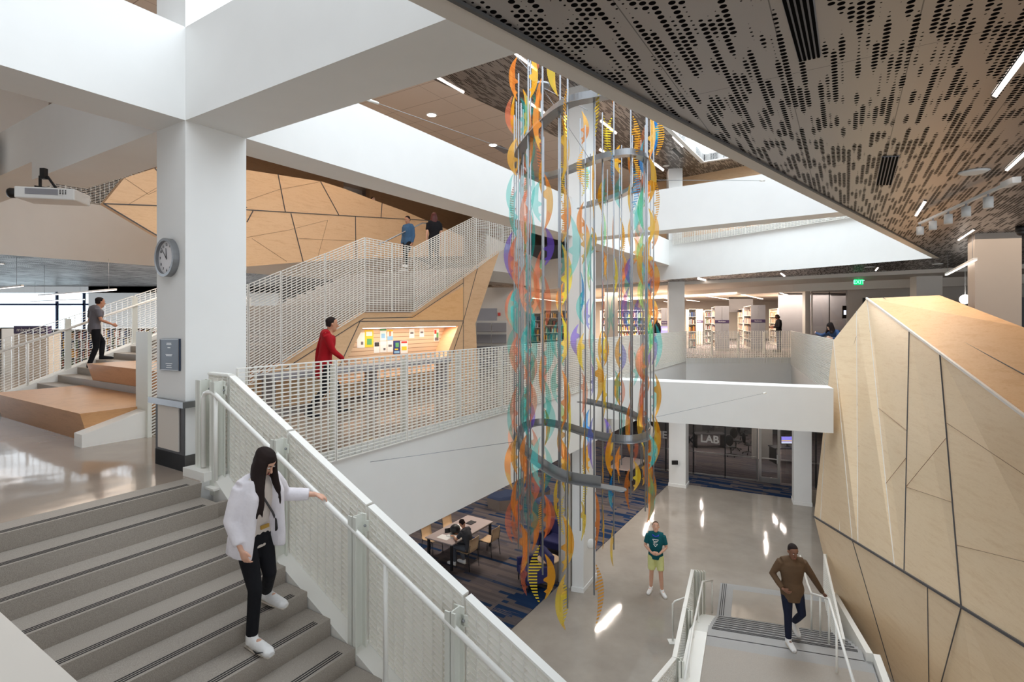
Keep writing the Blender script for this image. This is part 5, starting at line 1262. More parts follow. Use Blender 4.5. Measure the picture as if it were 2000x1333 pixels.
def chair():
    t = thing('chair', (0, 0, 0), '', 'chair', 'beech shell chairs of the reading lounge')
    m = MB(); vs = []; pr_ = [(.20, .45), (.12, .455), (0, .445), (-.14, .445), (-.20, .47), (-.225, .56), (-.24, .68), (-.255, .84)]
    for y, z in pr_:
        wd_ = .22 if z < .5 else .205
        for j in range(5): x = (j / 4 - .5) * 2 * wd_; cv = .018 * (2 * j / 4 - 1) ** 2; vs.append((x, y + (cv if z > .5 else 0), z + (cv if z < .5 else 0)))
    n = len(pr_); top = len(vs); vs += [(x, y - (.012 if z > .5 else 0), z - (.012 if z <= .5 else 0)) for x, y, z in vs]
    fs = []
    for i in range(n - 1):
        for j in range(4):
            a_, b_, c_, d_ = i * 5 + j, i * 5 + j + 1, (i + 1) * 5 + j + 1, (i + 1) * 5 + j
            fs += [(a_, b_, c_, d_), (d_ + top, c_ + top, b_ + top, a_ + top)]
    ed = [i * 5 for i in range(n)] + [(n - 1) * 5 + j for j in range(1, 5)] + [i * 5 + 4 for i in range(n - 2, -1, -1)] + [j for j in range(3, 0, -1)]
    for a_, b_ in zip(ed, ed[1:] + ed[:1]): fs.append((b_, a_, a_ + top, b_ + top))
    m.add(vs, fs, 0, True); m.build('shell', M['beech'], t)
    for sx in (-1, 1):
        MB().tube([(sx * .20, .19, .44), (sx * .215, .22, .0)], .010, 8).build('leg', M['black'], t); MB().tube([(sx * .20, -.19, .46), (sx * .215, -.24, .0)], .010, 8).build('leg', M['black'], t)
        MB().tube([(sx * .20, .19, .435), (sx * .20, -.20, .44), (sx * .205, -.25, .70)], .009, 8).build('side_frame', M['black'], t)
    return t
ch0 = chair(); rzB = math.atan2(B.y, B.x) - math.pi / 2
side = lambda f, g: tcc + A * f + B * g
for i, (p, rz, lab) in enumerate(((side(-.50, -.62), rzB, 'beech chair under the seated student'), (side(.40, -.72), rzB, 'empty beech chair pulled up next to the seated student'),
                                  (side(-.42, .70), rzB + math.pi, 'empty beech chair across the table, nearer the white slab edge'), (side(.52, .70), rzB + math.pi, 'empty beech chair across the table, farther from the stair'))):
    t2 = ch0 if i == 0 else copy_tree(ch0); t2.location = (p.x, p.y, ZL1 + .012); t2.rotation_euler = (0, 0, rz); t2['label'] = lab
def flat(c, d, w_, l_, z, th, mat, name, lab, cat, group=None):
    m = MB(); q = c - d * l_ / 2 - Vector((-d.y, d.x, 0)) * w_ / 2; m.obox(q, d, l_, w_, z, z + th); return tag(m.build(name, M[mat], None), lab, cat, group)
TZ = ZL1 + .746
pp = G(893, 1031, TZ); flat(pp, A, .30, .45, TZ, .003, 'paper', 'paper_sheet', 'white sheet in the middle of the study table beyond the student', 'paper', 'papers on the study table')
pp = G(868, 1050, TZ); flat(pp, B, .26, .36, TZ, .003, 'paper', 'paper_sheet', 'white sheet at the near corner of the study table', 'paper', 'papers on the study table')
pp = G(886, 1048, TZ); flat(pp, B, .22, .36, TZ + .001, .02, 'paper', 'open_book', 'open white notebook in front of the student', 'book', 'papers on the study table')
pp = G(920, 1022, TZ); flat(pp, A, .20, .26, TZ, .02, 'charcoal', 'laptop_sleeve', 'flat dark folder at the far end of the study table', 'folder')
pp = G(889, 1043, TZ); m = MB(); m.ell((pp.x, pp.y, TZ + .13), .15, .13, .135); m.ell((pp.x + .08, pp.y - .05, TZ + .07), .08, .08, .072); tag(m.build('backpack', M['black']), 'black bag lying on the study table in front of the student', 'bag')
pp = G(877, 1041, TZ); m = MB(); m.hexa([(pp.x - .10, pp.y - .05, TZ), (pp.x + .08, pp.y + .03, TZ), (pp.x + .06, pp.y + .08, TZ), (pp.x - .12, pp.y, TZ), (pp.x - .11, pp.y - .03, TZ + .12), (pp.x + .07, pp.y + .05, TZ + .12), (pp.x + .06, pp.y + .06, TZ + .12), (pp.x - .12, pp.y - .02, TZ + .12)]); tag(m.build('tablet_stand', M['black']), 'small black tablet propped up beside the bag', 'tablet')
# ottomans
def ottoman(c, r, h, lab, rz=0):
    t = thing('ottoman', (c.x, c.y, ZL1 + .012), lab, 'ottoman', 'faceted ottomans on the carpet'); m = MB(); n = 6
    ang = [rz + 2 * math.pi * k / n for k in range(n)]
    lo = [Vector((c.x + r * .92 * math.cos(a), c.y + r * .8 * math.sin(a), ZL1 + .012)) for a in ang]; mid_ = [Vector((c.x + r * math.cos(a), c.y + r * .86 * math.sin(a), ZL1 + .012 + h * .8)) for a in ang]; hi = [Vector((c.x + r * .82 * math.cos(a), c.y + r * .7 * math.sin(a), ZL1 + .012 + h * (1.0 + .12 * math.cos(a)))) for a in ang]
    m.add(lo + mid_, [list(range(n))[::-1]] + [(k, (k + 1) % n, (k + 1) % n + n, k + n) for k in range(n)]); m.build('base', M['taupe'], t)
    m = MB(); m.add(mid_ + hi, [list(range(n, 2 * n))] + [(k, (k + 1) % n, (k + 1) % n + n, k + n) for k in range(n)]); m.build('cushion', M['slate_fabric'], t)
ottoman(G(983, 990, ZL1), .62, .45, 'faceted taupe ottoman with a slate blue top at the edge of the white slab', .3)
ottoman(G(1073, 1000, ZL1), .60, .46, 'faceted taupe ottoman with a slate blue top behind the orange fins', .9)
ottoman(G(1052, 975, ZL1), .45, .42, 'smaller faceted ottoman behind the other two', .1)
# armchairs and round table by the column
def armchair(c, rz, lab):
    t = thing('armchair', (0, 0, 0), lab, 'armchair', 'navy blue lounge chairs')
    o = MB().box(-.32, -.30, .20, .32, .36, .42).build('seat', M['blue_fabric'], t); bevel(o, .04, 3)
    o = MB().hexa([(-.34, .26, .2), (.34, .26, .2), (.34, .42, .2), (-.34, .42, .2), (-.34, .33, .82), (.34, .33, .82), (.34, .46, .80), (-.34, .46, .80)]).build('backrest', M['blue_fabric'], t); bevel(o, .03, 3)
    for s in (-1, 1):
        x0, x1 = (-.42, -.32) if s < 0 else (.32, .42)
        o = MB().box(x0, -.30, .2, x1, .44, .58).build('armrest', M['blue_fabric'], t); bevel(o, .025, 2)
        for y in (-.26, .38): MB().tube([(s * .35, y, .2), (s * .35, y, 0)], [.022, .016], 8).build('leg', M['black'], t)
    t.location = (c.x, c.y, ZL1 + .012); t.rotation_euler = (0, 0, rz)
armchair(G(1037, 1143, ZL1) + Vector((0.05, 0, 0)), -1.25, 'navy blue armchair at the corner of the carpet near the lowest yellow fins')
armchair(G(1083, 1080, ZL1), -.6, 'navy blue armchair behind the round wooden side table')
c = G(1071, 1091, ZL1 + .58); t = thing('side_table', (c.x, c.y, ZL1 + .012), 'round drum side table with a pale wooden top beside the navy armchairs', 'table')
MB().cyl(c, .27, ZL1 + .012, ZL1 + .55, 28).build('drum', M['taupe'], t); MB().cyl(c, .285, ZL1 + .55, ZL1 + .58, 28).build('table_top', M['beech'], t)

# ground floor linear lamps: some mirrored in the floor, the rest added as fill
for (x, y, dx_, dy_, lab) in ((10.2, 28.4, .5, 1.5, 'linear lamp on the lab ceiling mirrored in the polished floor, behind the LAB lettering'), (13.6, 27.4, .2, 1.5, 'linear lamp on the lab ceiling mirrored in the polished floor, behind the lab door'),
                              (3.2, 18.2, .7, .9, 'linear lamp on the ceiling under the gallery near the atrium column'), (-1.2, 16.0, .7, 1.1, 'added fill lamp on the ceiling over the study table'), (1.0, 21.5, .7, 1.1, 'added fill lamp on the ceiling over the ottomans'), (-5.0, 20.0, .7, 1.1, 'added fill lamp deep under the gallery slab'), (7.0, 27.0, .6, 1.3, 'added fill lamp on the lab ceiling nearest the tan side wall'), (12.0, 25.0, .6, 1.3, 'added fill lamp on the lab ceiling right over the glass door')):
    t = thing('linear_light', (x, y, -1.55), lab, 'light', 'linear lamps of the ground floor ceiling'); a, b = Vector((x - dx_, y - dy_, -1.53)), Vector((x + dx_, y + dy_, -1.53))
    m = MB(); m.bar(a, b, .03, .02); m.build('diffuser', M['lamp'], t); area('linear_lamp', ((a + b) / 2) - Z * .03, .03, (b - a).length, 60, (1, .9, .8), (0, 0, math.atan2(b.y - a.y, b.x - a.x) - math.pi / 2)); m = MB(); m.bar(a + Z * .022, b + Z * .022, .075, .006); m.build('frame', M['white'], t)
# ================================================================ PEOPLE
def skinm(name, c): 
    t = NT(name); n = t.noise(t.geo(), 12, 2); lo = tuple(x * .92 for x in c[:3]) + (1,); t.b.inputs['Subsurface Weight'].default_value = .08
    return t.set(t.ramp(n, [(.3, lo), (.7, c)]), .5)
SK = {'light': skinm('skin_light', srgb(222, 172, 146)), 'tan': skinm('skin_tan', srgb(196, 142, 112)), 'brown': skinm('skin_brown', srgb(132, 90, 68)), 'pale': skinm('skin_pale', srgb(226, 186, 164))}
M['hair_dark'] = plain('hair_dark', srgb(38, 28, 26), .8, var=.2, spec=.2); M['hair_brown'] = plain('hair_brown', srgb(74, 50, 38), .8, var=.2, spec=.2); M['hair_red'] = plain('hair_auburn', srgb(86, 30, 26), .55, var=.2); M['hair_grey'] = plain('hair_grey', srgb(80, 78, 80), .6, var=.2)
M['eye_white'] = plain('eye_white', srgb(235, 232, 228), .3, var=0); M['iris'] = plain('iris', srgb(50, 34, 26), .3, var=0); M['lip'] = plain('lip', srgb(168, 96, 88), .5, var=0)
def cloth(name, c, wr=.35):
    t = NT(name); n = t.noise(t.geo(), 9, 3, .6); t.bump(n, wr, .03); lo = tuple(x * .9 for x in c[:3]) + (1,)
    return t.set(t.ramp(n, [(.3, lo), (.7, c)]), .85, spec=.2)
CL = {k: cloth('cloth_' + k, srgb(*v)) for k, v in dict(white=(232, 226, 230), cream=(220, 208, 198), black=(26, 26, 30), jeans=(52, 62, 92), teal=(22, 92, 100), lemon=(226, 228, 158), brown=(98, 76, 56), navy=(30, 34, 52), red=(168, 24, 34), grey=(112, 110, 116), slate=(70, 70, 74), blue=(58, 82, 122), steel=(70, 104, 140), sneaker=(238, 236, 234), graypant=(90, 92, 98), sole=(214, 204, 190)).items()}
DEF = dict(pelvis=(0, 0, .95), waist=(0, 0, 1.08), chest=(0, 0, 1.29), neck=(0, 0, 1.475), head=(0, .025, 1.62), shL=(-.175, 0, 1.42), elL=(-.215, -.02, 1.13), wrL=(-.22, .06, .88), shR=(.175, 0, 1.42), elR=(.215, -.02, 1.13), wrR=(.22, .06, .88),
           hipL=(-.09, 0, .92), knL=(-.10, .02, .50), anL=(-.10, -.03, .085), toL=(-.12, .16, .03), hipR=(.09, 0, .92), knR=(.10, .02, .50), anR=(.10, -.03, .085), toR=(.12, .16, .03),
           handL=None, handR=None, palmL=None, palmR=None, look=(0, 1, 0), up=(0, 0, 1))
def vox(o, s_, sm=3):
    m = o.modifiers.new('remesh', 'REMESH'); m.mode = 'VOXEL'; m.voxel_size = s_; m.use_smooth_shade = True
    if sm: k = o.modifiers.new('smooth', 'SMOOTH'); k.iterations = sm; k.factor = .5
def person(lab, loc, rz, H, pose, top='white', sleeves='long', bottom='black', legs='long', shoes='sneaker', skin='light', hair='hair_dark', hairlen=0.0, slim=1.0, vs=.012, cat='person', open_shirt=None, bald=False, curl=.35, group=None, topw=1.0, hem=0.0):
    k = H / 1.75; J = {a: (Vector(b) if b is not None else None) for a, b in DEF.items()}
    for a, b in pose.items(): J[a] = Vector(b) if b is not None else None
    ca, sa = math.cos(rz), math.sin(rz); loc = Vector(loc)
    def T(p): p = Vector(p) * k; return Vector((loc.x + p.x * ca - p.y * sa, loc.y + p.x * sa + p.y * ca, loc.z + p.z))
    def D(p): return (T(p) - loc)
    t = thing('person', tuple(loc), lab, cat, group)
    side = D(J['hipR'] - J['hipL']); sideS = D(J['shR'] - J['shL'])
    W_ = lambda a: T(J[a])
    s = slim * k
    def limb(m, pts, rs, n=12): m.loft([T(p) for p in pts], [r * k for r in rs], None, n)
    def torso(m, g=0.0, zlow=0.0, w=1.0, neck=True):
        P, Wt, C, N = J['pelvis'], J['waist'], J['chest'], J['neck']; dn = (P - Wt).normalized(); upv = (N - C).normalized()
        pts = [P + dn * (.10 + zlow), P, (P + Wt) / 2, Wt, (Wt + C) / 2, C, C + (N - C) * .55, C + (N - C) * .82] + ([N] if neck else [])
        rad = [(.135, .10), (.165, .112), (.155, .105), (.135, .095), (.15, .105), (.168, .115), (.165, .10), (.10, .075)] + ([(.058, .058)] if neck else [])
        m.loft([T(p) for p in pts], [((a * w * slim + g) * k, (b * w * slim + g) * k) for a, b in rad], side if (P - Wt).length > 0 else sideS, 18)
        m.loft([T(J['shL'] * 1.0), T((J['shL'] + J['shR']) / 2 + (N - C) * .12), T(J['shR'])], [(.058 * slim + g) * k, (.072 + g) * k, (.058 * slim + g) * k], None, 12)
    # body
    m = MB(); torso(m)
    Hc = J['head']; N = J['neck']; up = (Hc - N).normalized(); lk = J['look'].normalized(); lk = (lk - up * lk.dot(up)).normalized() if abs(lk.dot(up)) < .98 else lk; sx = lk.cross(up).normalized()
    lk = J['look'].normalized(); upv = (up - lk * up.dot(lk)).normalized(); sx = lk.cross(upv)
    limb(m, [N - up * .05, N + up * .03, Hc - up * .06], [.06, .052, .055])
    def hp(x, y, z): return T(Hc + sx * x + lk * y + upv * z)
    # head: rings from chin to crown
    zs = [(-.118, .028, .026, .055), (-.10, .046, .046, .040), (-.07, .058, .070, .018), (-.035, .066, .084, .004), (0, .072, .092, 0), (.035, .075, .095, -.004), (.07, .070, .088, -.008), (.098, .052, .066, -.010), (.116, .022, .03, -.010)]
    m.loft([hp(0, y0, z0) for z0, _, _, y0 in zs], [(a * k, b * k) for _, a, b, _ in zs], D(sx), 20)
    m.loft([hp(0, .082, .022), hp(0, .098, -.012), hp(0, .108, -.030), hp(0, .088, -.042)], [.007 * k, .010 * k, .014 * k, .010 * k], D(sx), 8)        # nose
    for sg in (-1, 1): m.loft([hp(sg * .074, -.005, .022), hp(sg * .084, -.012, .008), hp(sg * .077, -.002, -.026)], [.008 * k, .014 * k, .008 * k], None, 8)  # ears
    for sd, sg in (('L', -1), ('R', 1)):
        sh, el, wr = J['sh' + sd], J['el' + sd], J['wr' + sd]
        limb(m, [sh, sh * .6 + el * .4, el, el * .6 + wr * .4, wr], [.050 * slim, .045 * slim, .037 * slim, .036 * slim, .024])
        hip, kn, an, to = J['hip' + sd], J['kn' + sd], J['an' + sd], J['to' + sd]
        limb(m, [hip + (hip - kn).normalized() * .02, hip * .6 + kn * .4, kn, kn * .65 + an * .35, an], [.085 * slim, .078 * slim, .052 * slim, .052 * slim, .034])
        limb(m, [an + (an - to) * .22 + Vector((0, 0, -.035)), an * .5 + to * .5 + Vector((0, 0, .005)), to], [.030, .036, .022])
        # hand: palm, thumb, four fingers
        hd = (J['hand' + sd] if J['hand' + sd] is not None else (wr - el)).normalized()
        pn = J['palm' + sd] if J['palm' + sd] is not None else Vector((-sg, 0, 0))      # direction the palm faces
        pn = (pn - hd * pn.dot(hd)).normalized(); ac = hd.cross(pn) * (1 if sg > 0 else -1)  # across the palm, towards the thumb
        ac = ac if ac.dot(Vector((0, 1, .2))) >= 0 else -ac
        m.loft([T(wr), T(wr + hd * .035), T(wr + hd * .08)], [(.024 * k, .020 * k), (.036 * k, .016 * k), (.040 * k, .013 * k)], D(ac), 12)
        for i, (o_, L_) in enumerate(((.030, .068), (.010, .076), (-.010, .072), (-.029, .056))):
            b0_ = wr + hd * .078 + ac * o_; a1 = curl * (1 + .15 * i)
            p1 = b0_ + (hd * math.cos(a1 * .6) + pn * math.sin(a1 * .6)) * L_ * .45; p2 = p1 + (hd * math.cos(a1 * 1.6) + pn * math.sin(a1 * 1.6)) * L_ * .32; p3 = p2 + (hd * math.cos(a1 * 2.4) + pn * math.sin(a1 * 2.4)) * L_ * .25
            limb(m, [b0_ - hd * .015, p1, p2, p3], [.0095, .0085, .0078, .006], 8)
        th0 = wr + hd * .025 + ac * .028; th1 = th0 + hd * .03 + ac * .022 + pn * .008; th2 = th1 + hd * .030 + ac * .006 + pn * .012
        limb(m, [th0, th1, th2], [.013, .011, .008], 8)
    body = m.build('body', SK[skin], t); vox(body, vs * .62, 2)
    # face
    for sg in (-1, 1):
        MB().ell(hp(sg * .030, .083, .008), .011 * k, .0105 * k, .0065 * k, nu=10, nv=6).build('eye', M['eye_white'], body)
        MB().ell(hp(sg * .030, .092, .007), .0055 * k, .0055 * k, .0055 * k, nu=8, nv=6).build('iris', M['iris'], body)
        MB().loft([hp(sg * .014, .093, .028), hp(sg * .030, .093, .034), hp(sg * .047, .082, .028)], [.003 * k, .0045 * k, .002 * k], None, 6).build('eyebrow', M[hair], body)
    MB().loft([hp(-.024, .084, -.066), hp(0, .094, -.064), hp(.024, .084, -.066)], [(.004 * k, .004 * k), (.009 * k, .006 * k), (.004 * k, .004 * k)], D(sx), 8).build('mouth', M['lip'], body)
    # hair
    if not bald:
        m = MB()
        hk = 1.0 if hairlen > 0 else .955; hz = [(a_, b_ * hk, c_ * hk, d_ - (0 if hairlen > 0 else .006)) for a_, b_, c_, d_ in [(-.045, .060, .060, -.045), (0, .080, .078, -.028), (.04, .085, .098, -.014), (.075, .078, .100, -.012), (.108, .058, .076, -.012), (.130, .026, .036, -.012)]]
        m.loft([hp(0, y0, z0) for z0, _, _, y0 in hz], [(a * k, b * k) for _, a, b, _ in hz], D(sx), 18)
        if hairlen > 0:
            dwn = Vector((0, 0, -1)); rh = random.Random(5)
            for i_ in range(15):
                an_ = math.pi * (-.22 + 1.44 * i_ / 14); x, y = math.cos(an_) * .078, -math.sin(an_) * .078 + .0
                L_ = hairlen * rh.uniform(.8, 1.1); p0_ = Hc + sx * x * .9 + lk * y * .9 + upv * .05; sp_ = .55 + .35 * rh.random()
                pts_ = [p0_, Hc + sx * x * 1.12 + lk * y * 1.1 + dwn * .06] + [Hc + sx * x * (1.15 + sp_ * f) + lk * (y * 1.1 + .035 * f * (1 if y > -.05 else 0)) + sx * .012 * math.sin(5 * f + i_) + dwn * (.09 + L_ * f) for f in (.3, .65, 1.0)]
                limb(m, pts_, [.022, .028, .030, .025, .007], 8)
        o = m.build('hair', M[hair], t); vox(o, vs * .8, 2)
    # top
    g = .016
    m = MB(); torso(m, g, hem, topw, neck=False)
    for sd in ('L', 'R'):
        sh, el, wr = J['sh' + sd], J['el' + sd], J['wr' + sd]
        if sleeves == 'long': limb(m, [sh, sh * .5 + el * .5, el, el * .4 + wr * .6, el * .06 + wr * .94], [.066 * slim * topw, .060 * slim * topw, .053 * topw, .045 * topw, .037 * topw])
        elif sleeves == 'short': limb(m, [sh, sh * .5 + el * .5, sh * .25 + el * .75], [.068 * slim, .062 * slim, .060])
    o = m.build('top', CL[top], t); vox(o, vs, 3)
    # trousers
    m = MB(); P = J['pelvis']; Wt = J['waist']
    m.loft([T(P + (P - Wt).normalized() * .07), T(P), T(P * .55 + Wt * .45)], [(.15 * slim * k, .118 * k), (.172 * slim * k, .124 * k), (.150 * slim * k, .108 * k)], side, 16)
    for sd in ('L', 'R'):
        hip, kn, an = J['hip' + sd], J['kn' + sd], J['an' + sd]
        if legs == 'long': limb(m, [hip, hip * .6 + kn * .4, kn, kn * .5 + an * .5, kn * .04 + an * .96], [.098 * slim, .090 * slim, .066 * slim, .060 * slim, .050])
        else: limb(m, [hip, hip * .5 + kn * .5, hip * .18 + kn * .82], [.102 * slim, .098 * slim, .088])
    o = m.build('trousers' if legs == 'long' else 'shorts', CL[bottom], t); vox(o, vs, 2)
    for sd in ('L', 'R'):
        an, to = J['an' + sd], J['to' + sd]; f = (to - an); f.z = 0; f.normalize(); heel = an - f * .045; fz = min(an.z - .085, to.z - .03)
        hz = an.z - .05; tz_ = to.z
        m = MB(); m.loft([T(Vector((heel.x, heel.y, hz + .01))), T(Vector((an.x, an.y, hz + .012)) + f * .02), T((Vector((an.x, an.y, hz)) + to) / 2 + Vector((0, 0, .012))), T(to + f * .03 + Vector((0, 0, .006))), T(to + f * .075 + Vector((0, 0, -.002)))], [(.034 * k, .046 * k), (.044 * k, .056 * k), (.050 * k, .050 * k), (.050 * k, .040 * k), (.030 * k, .024 * k)], D(f.cross(Vector((0, 0, 1)))), 14)
        m.loft([T(an + Vector((0, 0, .03))), T(an + Vector((0, 0, -.05)))], [.050 * k, .052 * k], None, 12)
        o = m.build('shoe', CL[shoes], t); vox(o, vs * .7, 2)
        m = MB(); m.loft([T(Vector((heel.x, heel.y, hz - .030)) - f * .01), T((Vector((an.x, an.y, hz - .030)) + to + Vector((0, 0, -.03 + .004))) / 2 + Vector((0, 0, .0))), T(to + f * .065 + Vector((0, 0, -.022)))], [(.040 * k, .010 * k), (.050 * k, .010 * k), (.036 * k, .010 * k)], D(f.cross(Vector((0, 0, 1)))), 14); m.build('sole', CL['sole'], o)
    return t, T, J, hp, D, sx, lk
def rzf(d): return math.atan2(d[1], d[0]) - math.pi / 2
def toloc(loc, rz, H, p):
    k = H / 1.75; d = Vector(p) - Vector(loc); c, s_ = math.cos(-rz), math.sin(-rz); return ((d.x * c - d.y * s_) / k, (d.x * s_ + d.y * c) / k, d.z / k)

# 1 woman coming down the stair, hand on the rail
H = 1.50; gl = Vector((-1.90, 3.98, -.828)); rz = rzf(DN) + .12
handw = HP + DN * 1.62 + Z * (.855 - .457 * 1.62 + .03)
wl_ = toloc(gl, rz, H, handw - A * .06 - DN * .0 + Z * .02)
fr_ = toloc(gl, rz, H, (-1.86, 3.90, -.828)); fl_ = toloc(gl, rz, H, (-1.93, 4.22, -.69))
kk = H / 1.75
pose = dict(pelvis=(0, -.07, .93), waist=(0, -.06, 1.06), chest=(.0, -.03, 1.27), neck=(.0, .0, 1.45), head=(.0, .06, 1.575), look=(-.12, .80, -.52),
            shL=(-.165, -.03, 1.39), elL=(-.33, -.06, 1.18), wrL=wl_, handL=(-.5, .5, -.25), palmL=(.05, -.1, -1), shR=(.165, -.02, 1.39), elR=(.225, -.06, 1.12), wrR=(.215, .05, .89),
            hipL=(-.085, -.07, .90), knL=(-.09, .02, .56), anL=(fl_[0], fl_[1] - .05, fl_[2] + .12), toL=(fl_[0] - .01, fl_[1] + .12, fl_[2] + .035), hipR=(.085, -.07, .90), knR=(.085, .05, .50), anR=(fr_[0] + .03, fr_[1] - .06, fr_[2] + .09), toR=(fr_[0] + .05, fr_[1] + .14, fr_[2] + .03))
t, T, J, hp, D, sx, lk = person('woman with long dark hair and open white shirt descending the stair', gl, rz, H, pose, top='cream', sleeves='none', bottom='black', skin='light', hair='hair_dark', hairlen=.30, slim=.90, vs=.010, curl=.55)
m = MB(); kx = kk                                     # open overshirt
for sg in (-1, 1):
    sd = 'L' if sg < 0 else 'R'; sh, el, wr = J['sh' + sd], J['el' + sd], J['wr' + sd]
    m.loft([T(sh), T(sh * .5 + el * .5), T(el), T(el * .45 + wr * .55), T(el * .2 + wr * .8)], [.070 * kx, .074 * kx, .068 * kx, .060 * kx, .055 * kx], None, 12)
    m.loft([T((sg * .10, -.01, 1.43)), T((sg * .125, .01, 1.30)), T((sg * .145, -.01, 1.10)), T((sg * .165, -.03, .92)), T((sg * .175, -.04, .80))], [(.055 * kx, .10 * kx), (.065 * kx, .135 * kx), (.065 * kx, .135 * kx), (.065 * kx, .15 * kx), (.06 * kx, .15 * kx)], D(Vector((1, 0, 0))), 14)
m.loft([T(J['shL'] + Vector((-.01, 0, .0))), T((-.08, -.02, 1.435)), T((0, -.055, 1.45)), T((.08, -.02, 1.435)), T(J['shR'] + Vector((.01, 0, 0)))], [(.066 * kx, .066 * kx), (.045 * kx, .060 * kx), (.03 * kx, .03 * kx), (.045 * kx, .060 * kx), (.066 * kx, .066 * kx)], None, 12)
m.loft([T((0, -.10, 1.44)), T((0, -.125, 1.25)), T((0, -.15, 1.0)), T((0, -.17, .80))], [(.13 * kx, .03 * kx), (.16 * kx, .03 * kx), (.18 * kx, .03 * kx), (.19 * kx, .03 * kx)], D(Vector((1, 0, 0))), 14)
o = m.build('open_shirt', CL['white'], t); vox(o, .010, 4)
MB().loft([T((.10, .07, 1.40)), T((.04, .105, 1.28)), T((-.06, .095, 1.12)), T((-.13, .05, 1.02))], [(.010 * kx, .004 * kx)] * 4, D(Vector((1, 0, 0))), 8).build('bag_strap', M['charcoal'], t)
o = MB().hexa([T(p) for p in ((-.19, .00, .93), (-.10, .07, .93), (-.09, .11, .95), (-.18, .05, .95), (-.19, .00, 1.07), (-.10, .07, 1.07), (-.09, .10, 1.05), (-.18, .04, 1.05))]).build('shoulder_bag', M['black'], t); bevel(o, .01)
MB().box(0, 0, 0, .001, .001, .001)
o = MB().hexa([T(p) for p in ((-.04, .058, 1.00), (.04, .058, 1.00), (.04, .074, 1.00), (-.04, .074, 1.00), (-.04, .058, 1.03), (.04, .058, 1.03), (.04, .074, 1.03), (-.04, .074, 1.03))]).build('belt_buckle', plain('brass', srgb(200, 160, 80), .3, .8), t)
sw = [T(J['toR'] + Vector((.050, -.10, .012))), T(J['toR'] + Vector((.056, -.05, .0))), T(J['toR'] + Vector((.050, .02, .026)))]
MB().loft(sw, [.002, .007, .002], None, 6).build('shoe_mark', M['black'], t)
sw = [T(J['toR'] + Vector((-.050, -.10, .012))), T(J['toR'] + Vector((-.054, -.04, .0))), T(J['toR'] + Vector((-.042, .03, .026)))]
MB().loft(sw, [.002, .007, .002], None, 6).build('shoe_mark', M['black'], t)

# 2 man in teal shirt looking up
loc = Vector((3.56, 13.1, ZL1)); rz = rzf((-.30, -.95)); 
t, T, J, hp, D, sx, lk = person('man in teal T-shirt and pale yellow shorts looking up at the sculpture', loc, rz, 1.76, dict(look=(-.10, .86, .40), head=(0, -.01, 1.62), elL=(-.25, .0, 1.14), wrL=(-.09, .21, 1.05), handL=(1, .3, -.1), palmL=(.3, -1, 0), elR=(.25, .0, 1.14), wrR=(.09, .21, 1.06), handR=(-1, .3, -.2), palmR=(-.3, -1, 0),
    knL=(-.12, .03, .5), anL=(-.15, .02, .085), toL=(-.22, .19, .03), anR=(.12, -.06, .085), toR=(.16, .12, .03)), top='teal', sleeves='short', bottom='lemon', legs='short', shoes='sneaker', skin='light', hair='hair_brown', curl=.8, vs=.013)
m = MB()
def chest(x, z, y=.139): return T((x, y + .006 - abs(x) * .15, z))
for (x0, z0, x1, z1) in ((-.07, 1.36, .07, 1.36), (-.07, 1.36, -.03, 1.30), (.07, 1.36, .03, 1.30), (-.03, 1.30, .03, 1.30), (-.05, 1.25, .05, 1.25), (-.05, 1.25, 0, 1.19), (.05, 1.25, 0, 1.19), (-.03, 1.33, .03, 1.27), (.0, 1.33, .05, 1.28)): m.bar(chest(x0, z0), chest(x1, z1), .007, .004)
m.build('shirt_print', M['paper'], t)
MB().tube([T((-.09, .03, 1.47)), T((-.06, .10, 1.44)), T((0, .12, 1.42)), T((.06, .10, 1.44)), T((.09, .03, 1.47))], .014, 8).build('neck_headphones', plain('blue_plastic', srgb(30, 60, 190), .4), t)

# 3 man in brown shirt climbing the lower stair
loc = Vector((4.88, 9.22, zm)); rz = rzf((-.12, -.99)); hw = VY(1612, 1166, 9.55); Hm = 1.76
wl3 = toloc(loc, rz, Hm, hw + Vector((-.03, .03, .05)))
lf = toloc(loc, rz, Hm, VY(1562, 1236, 9.75))
person('man in a brown shirt and dark trousers climbing toward the viewer, hand on the rail', loc, rz, Hm, dict(head=(0, .05, 1.61), look=(-.05, .93, -.2), elL=(-.33, -.02, 1.19), wrL=wl3, handL=(-.5, -.5, -.4), palmL=(.1, 0, -1), elR=(.30, -.06, 1.17), wrR=(.20, .14, 1.0), handR=(-.7, .6, -.3),
    knL=(-.14, .06, .55), anL=(-.15, -.30, .22), toL=(-.15, -.16, .08), knR=(.08, .04, .5), anR=(.07, .03, .085), toR=(.07, .22, .03)), top='brown', sleeves='long', bottom='navy', shoes='sneaker', skin='brown', hair='hair_dark', hem=.10, topw=1.12, vs=.013, curl=.5)

# 4 walker in red behind the gallery balustrade
person('blurred walker in a dark red top behind the gallery balustrade', (-3.0, 8.5, 0), rzf((.9, .45)), 1.64, dict(pelvis=(0, -.02, .93), chest=(0, .04, 1.28), neck=(0, .07, 1.46), head=(0, .11, 1.60), knL=(-.10, .20, .52), anL=(-.10, .22, .12), toL=(-.11, .40, .06), knR=(.10, -.02, .5), anR=(.1, -.30, .14), toR=(.1, -.14, .04), elL=(-.22, -.08, 1.15), wrL=(-.2, -.12, .9), elR=(.22, .1, 1.15), wrR=(.2, .28, 1.0)),
    top='red', bottom='black', shoes='black', skin='tan', hair='hair_dark', hem=.16, vs=.016)
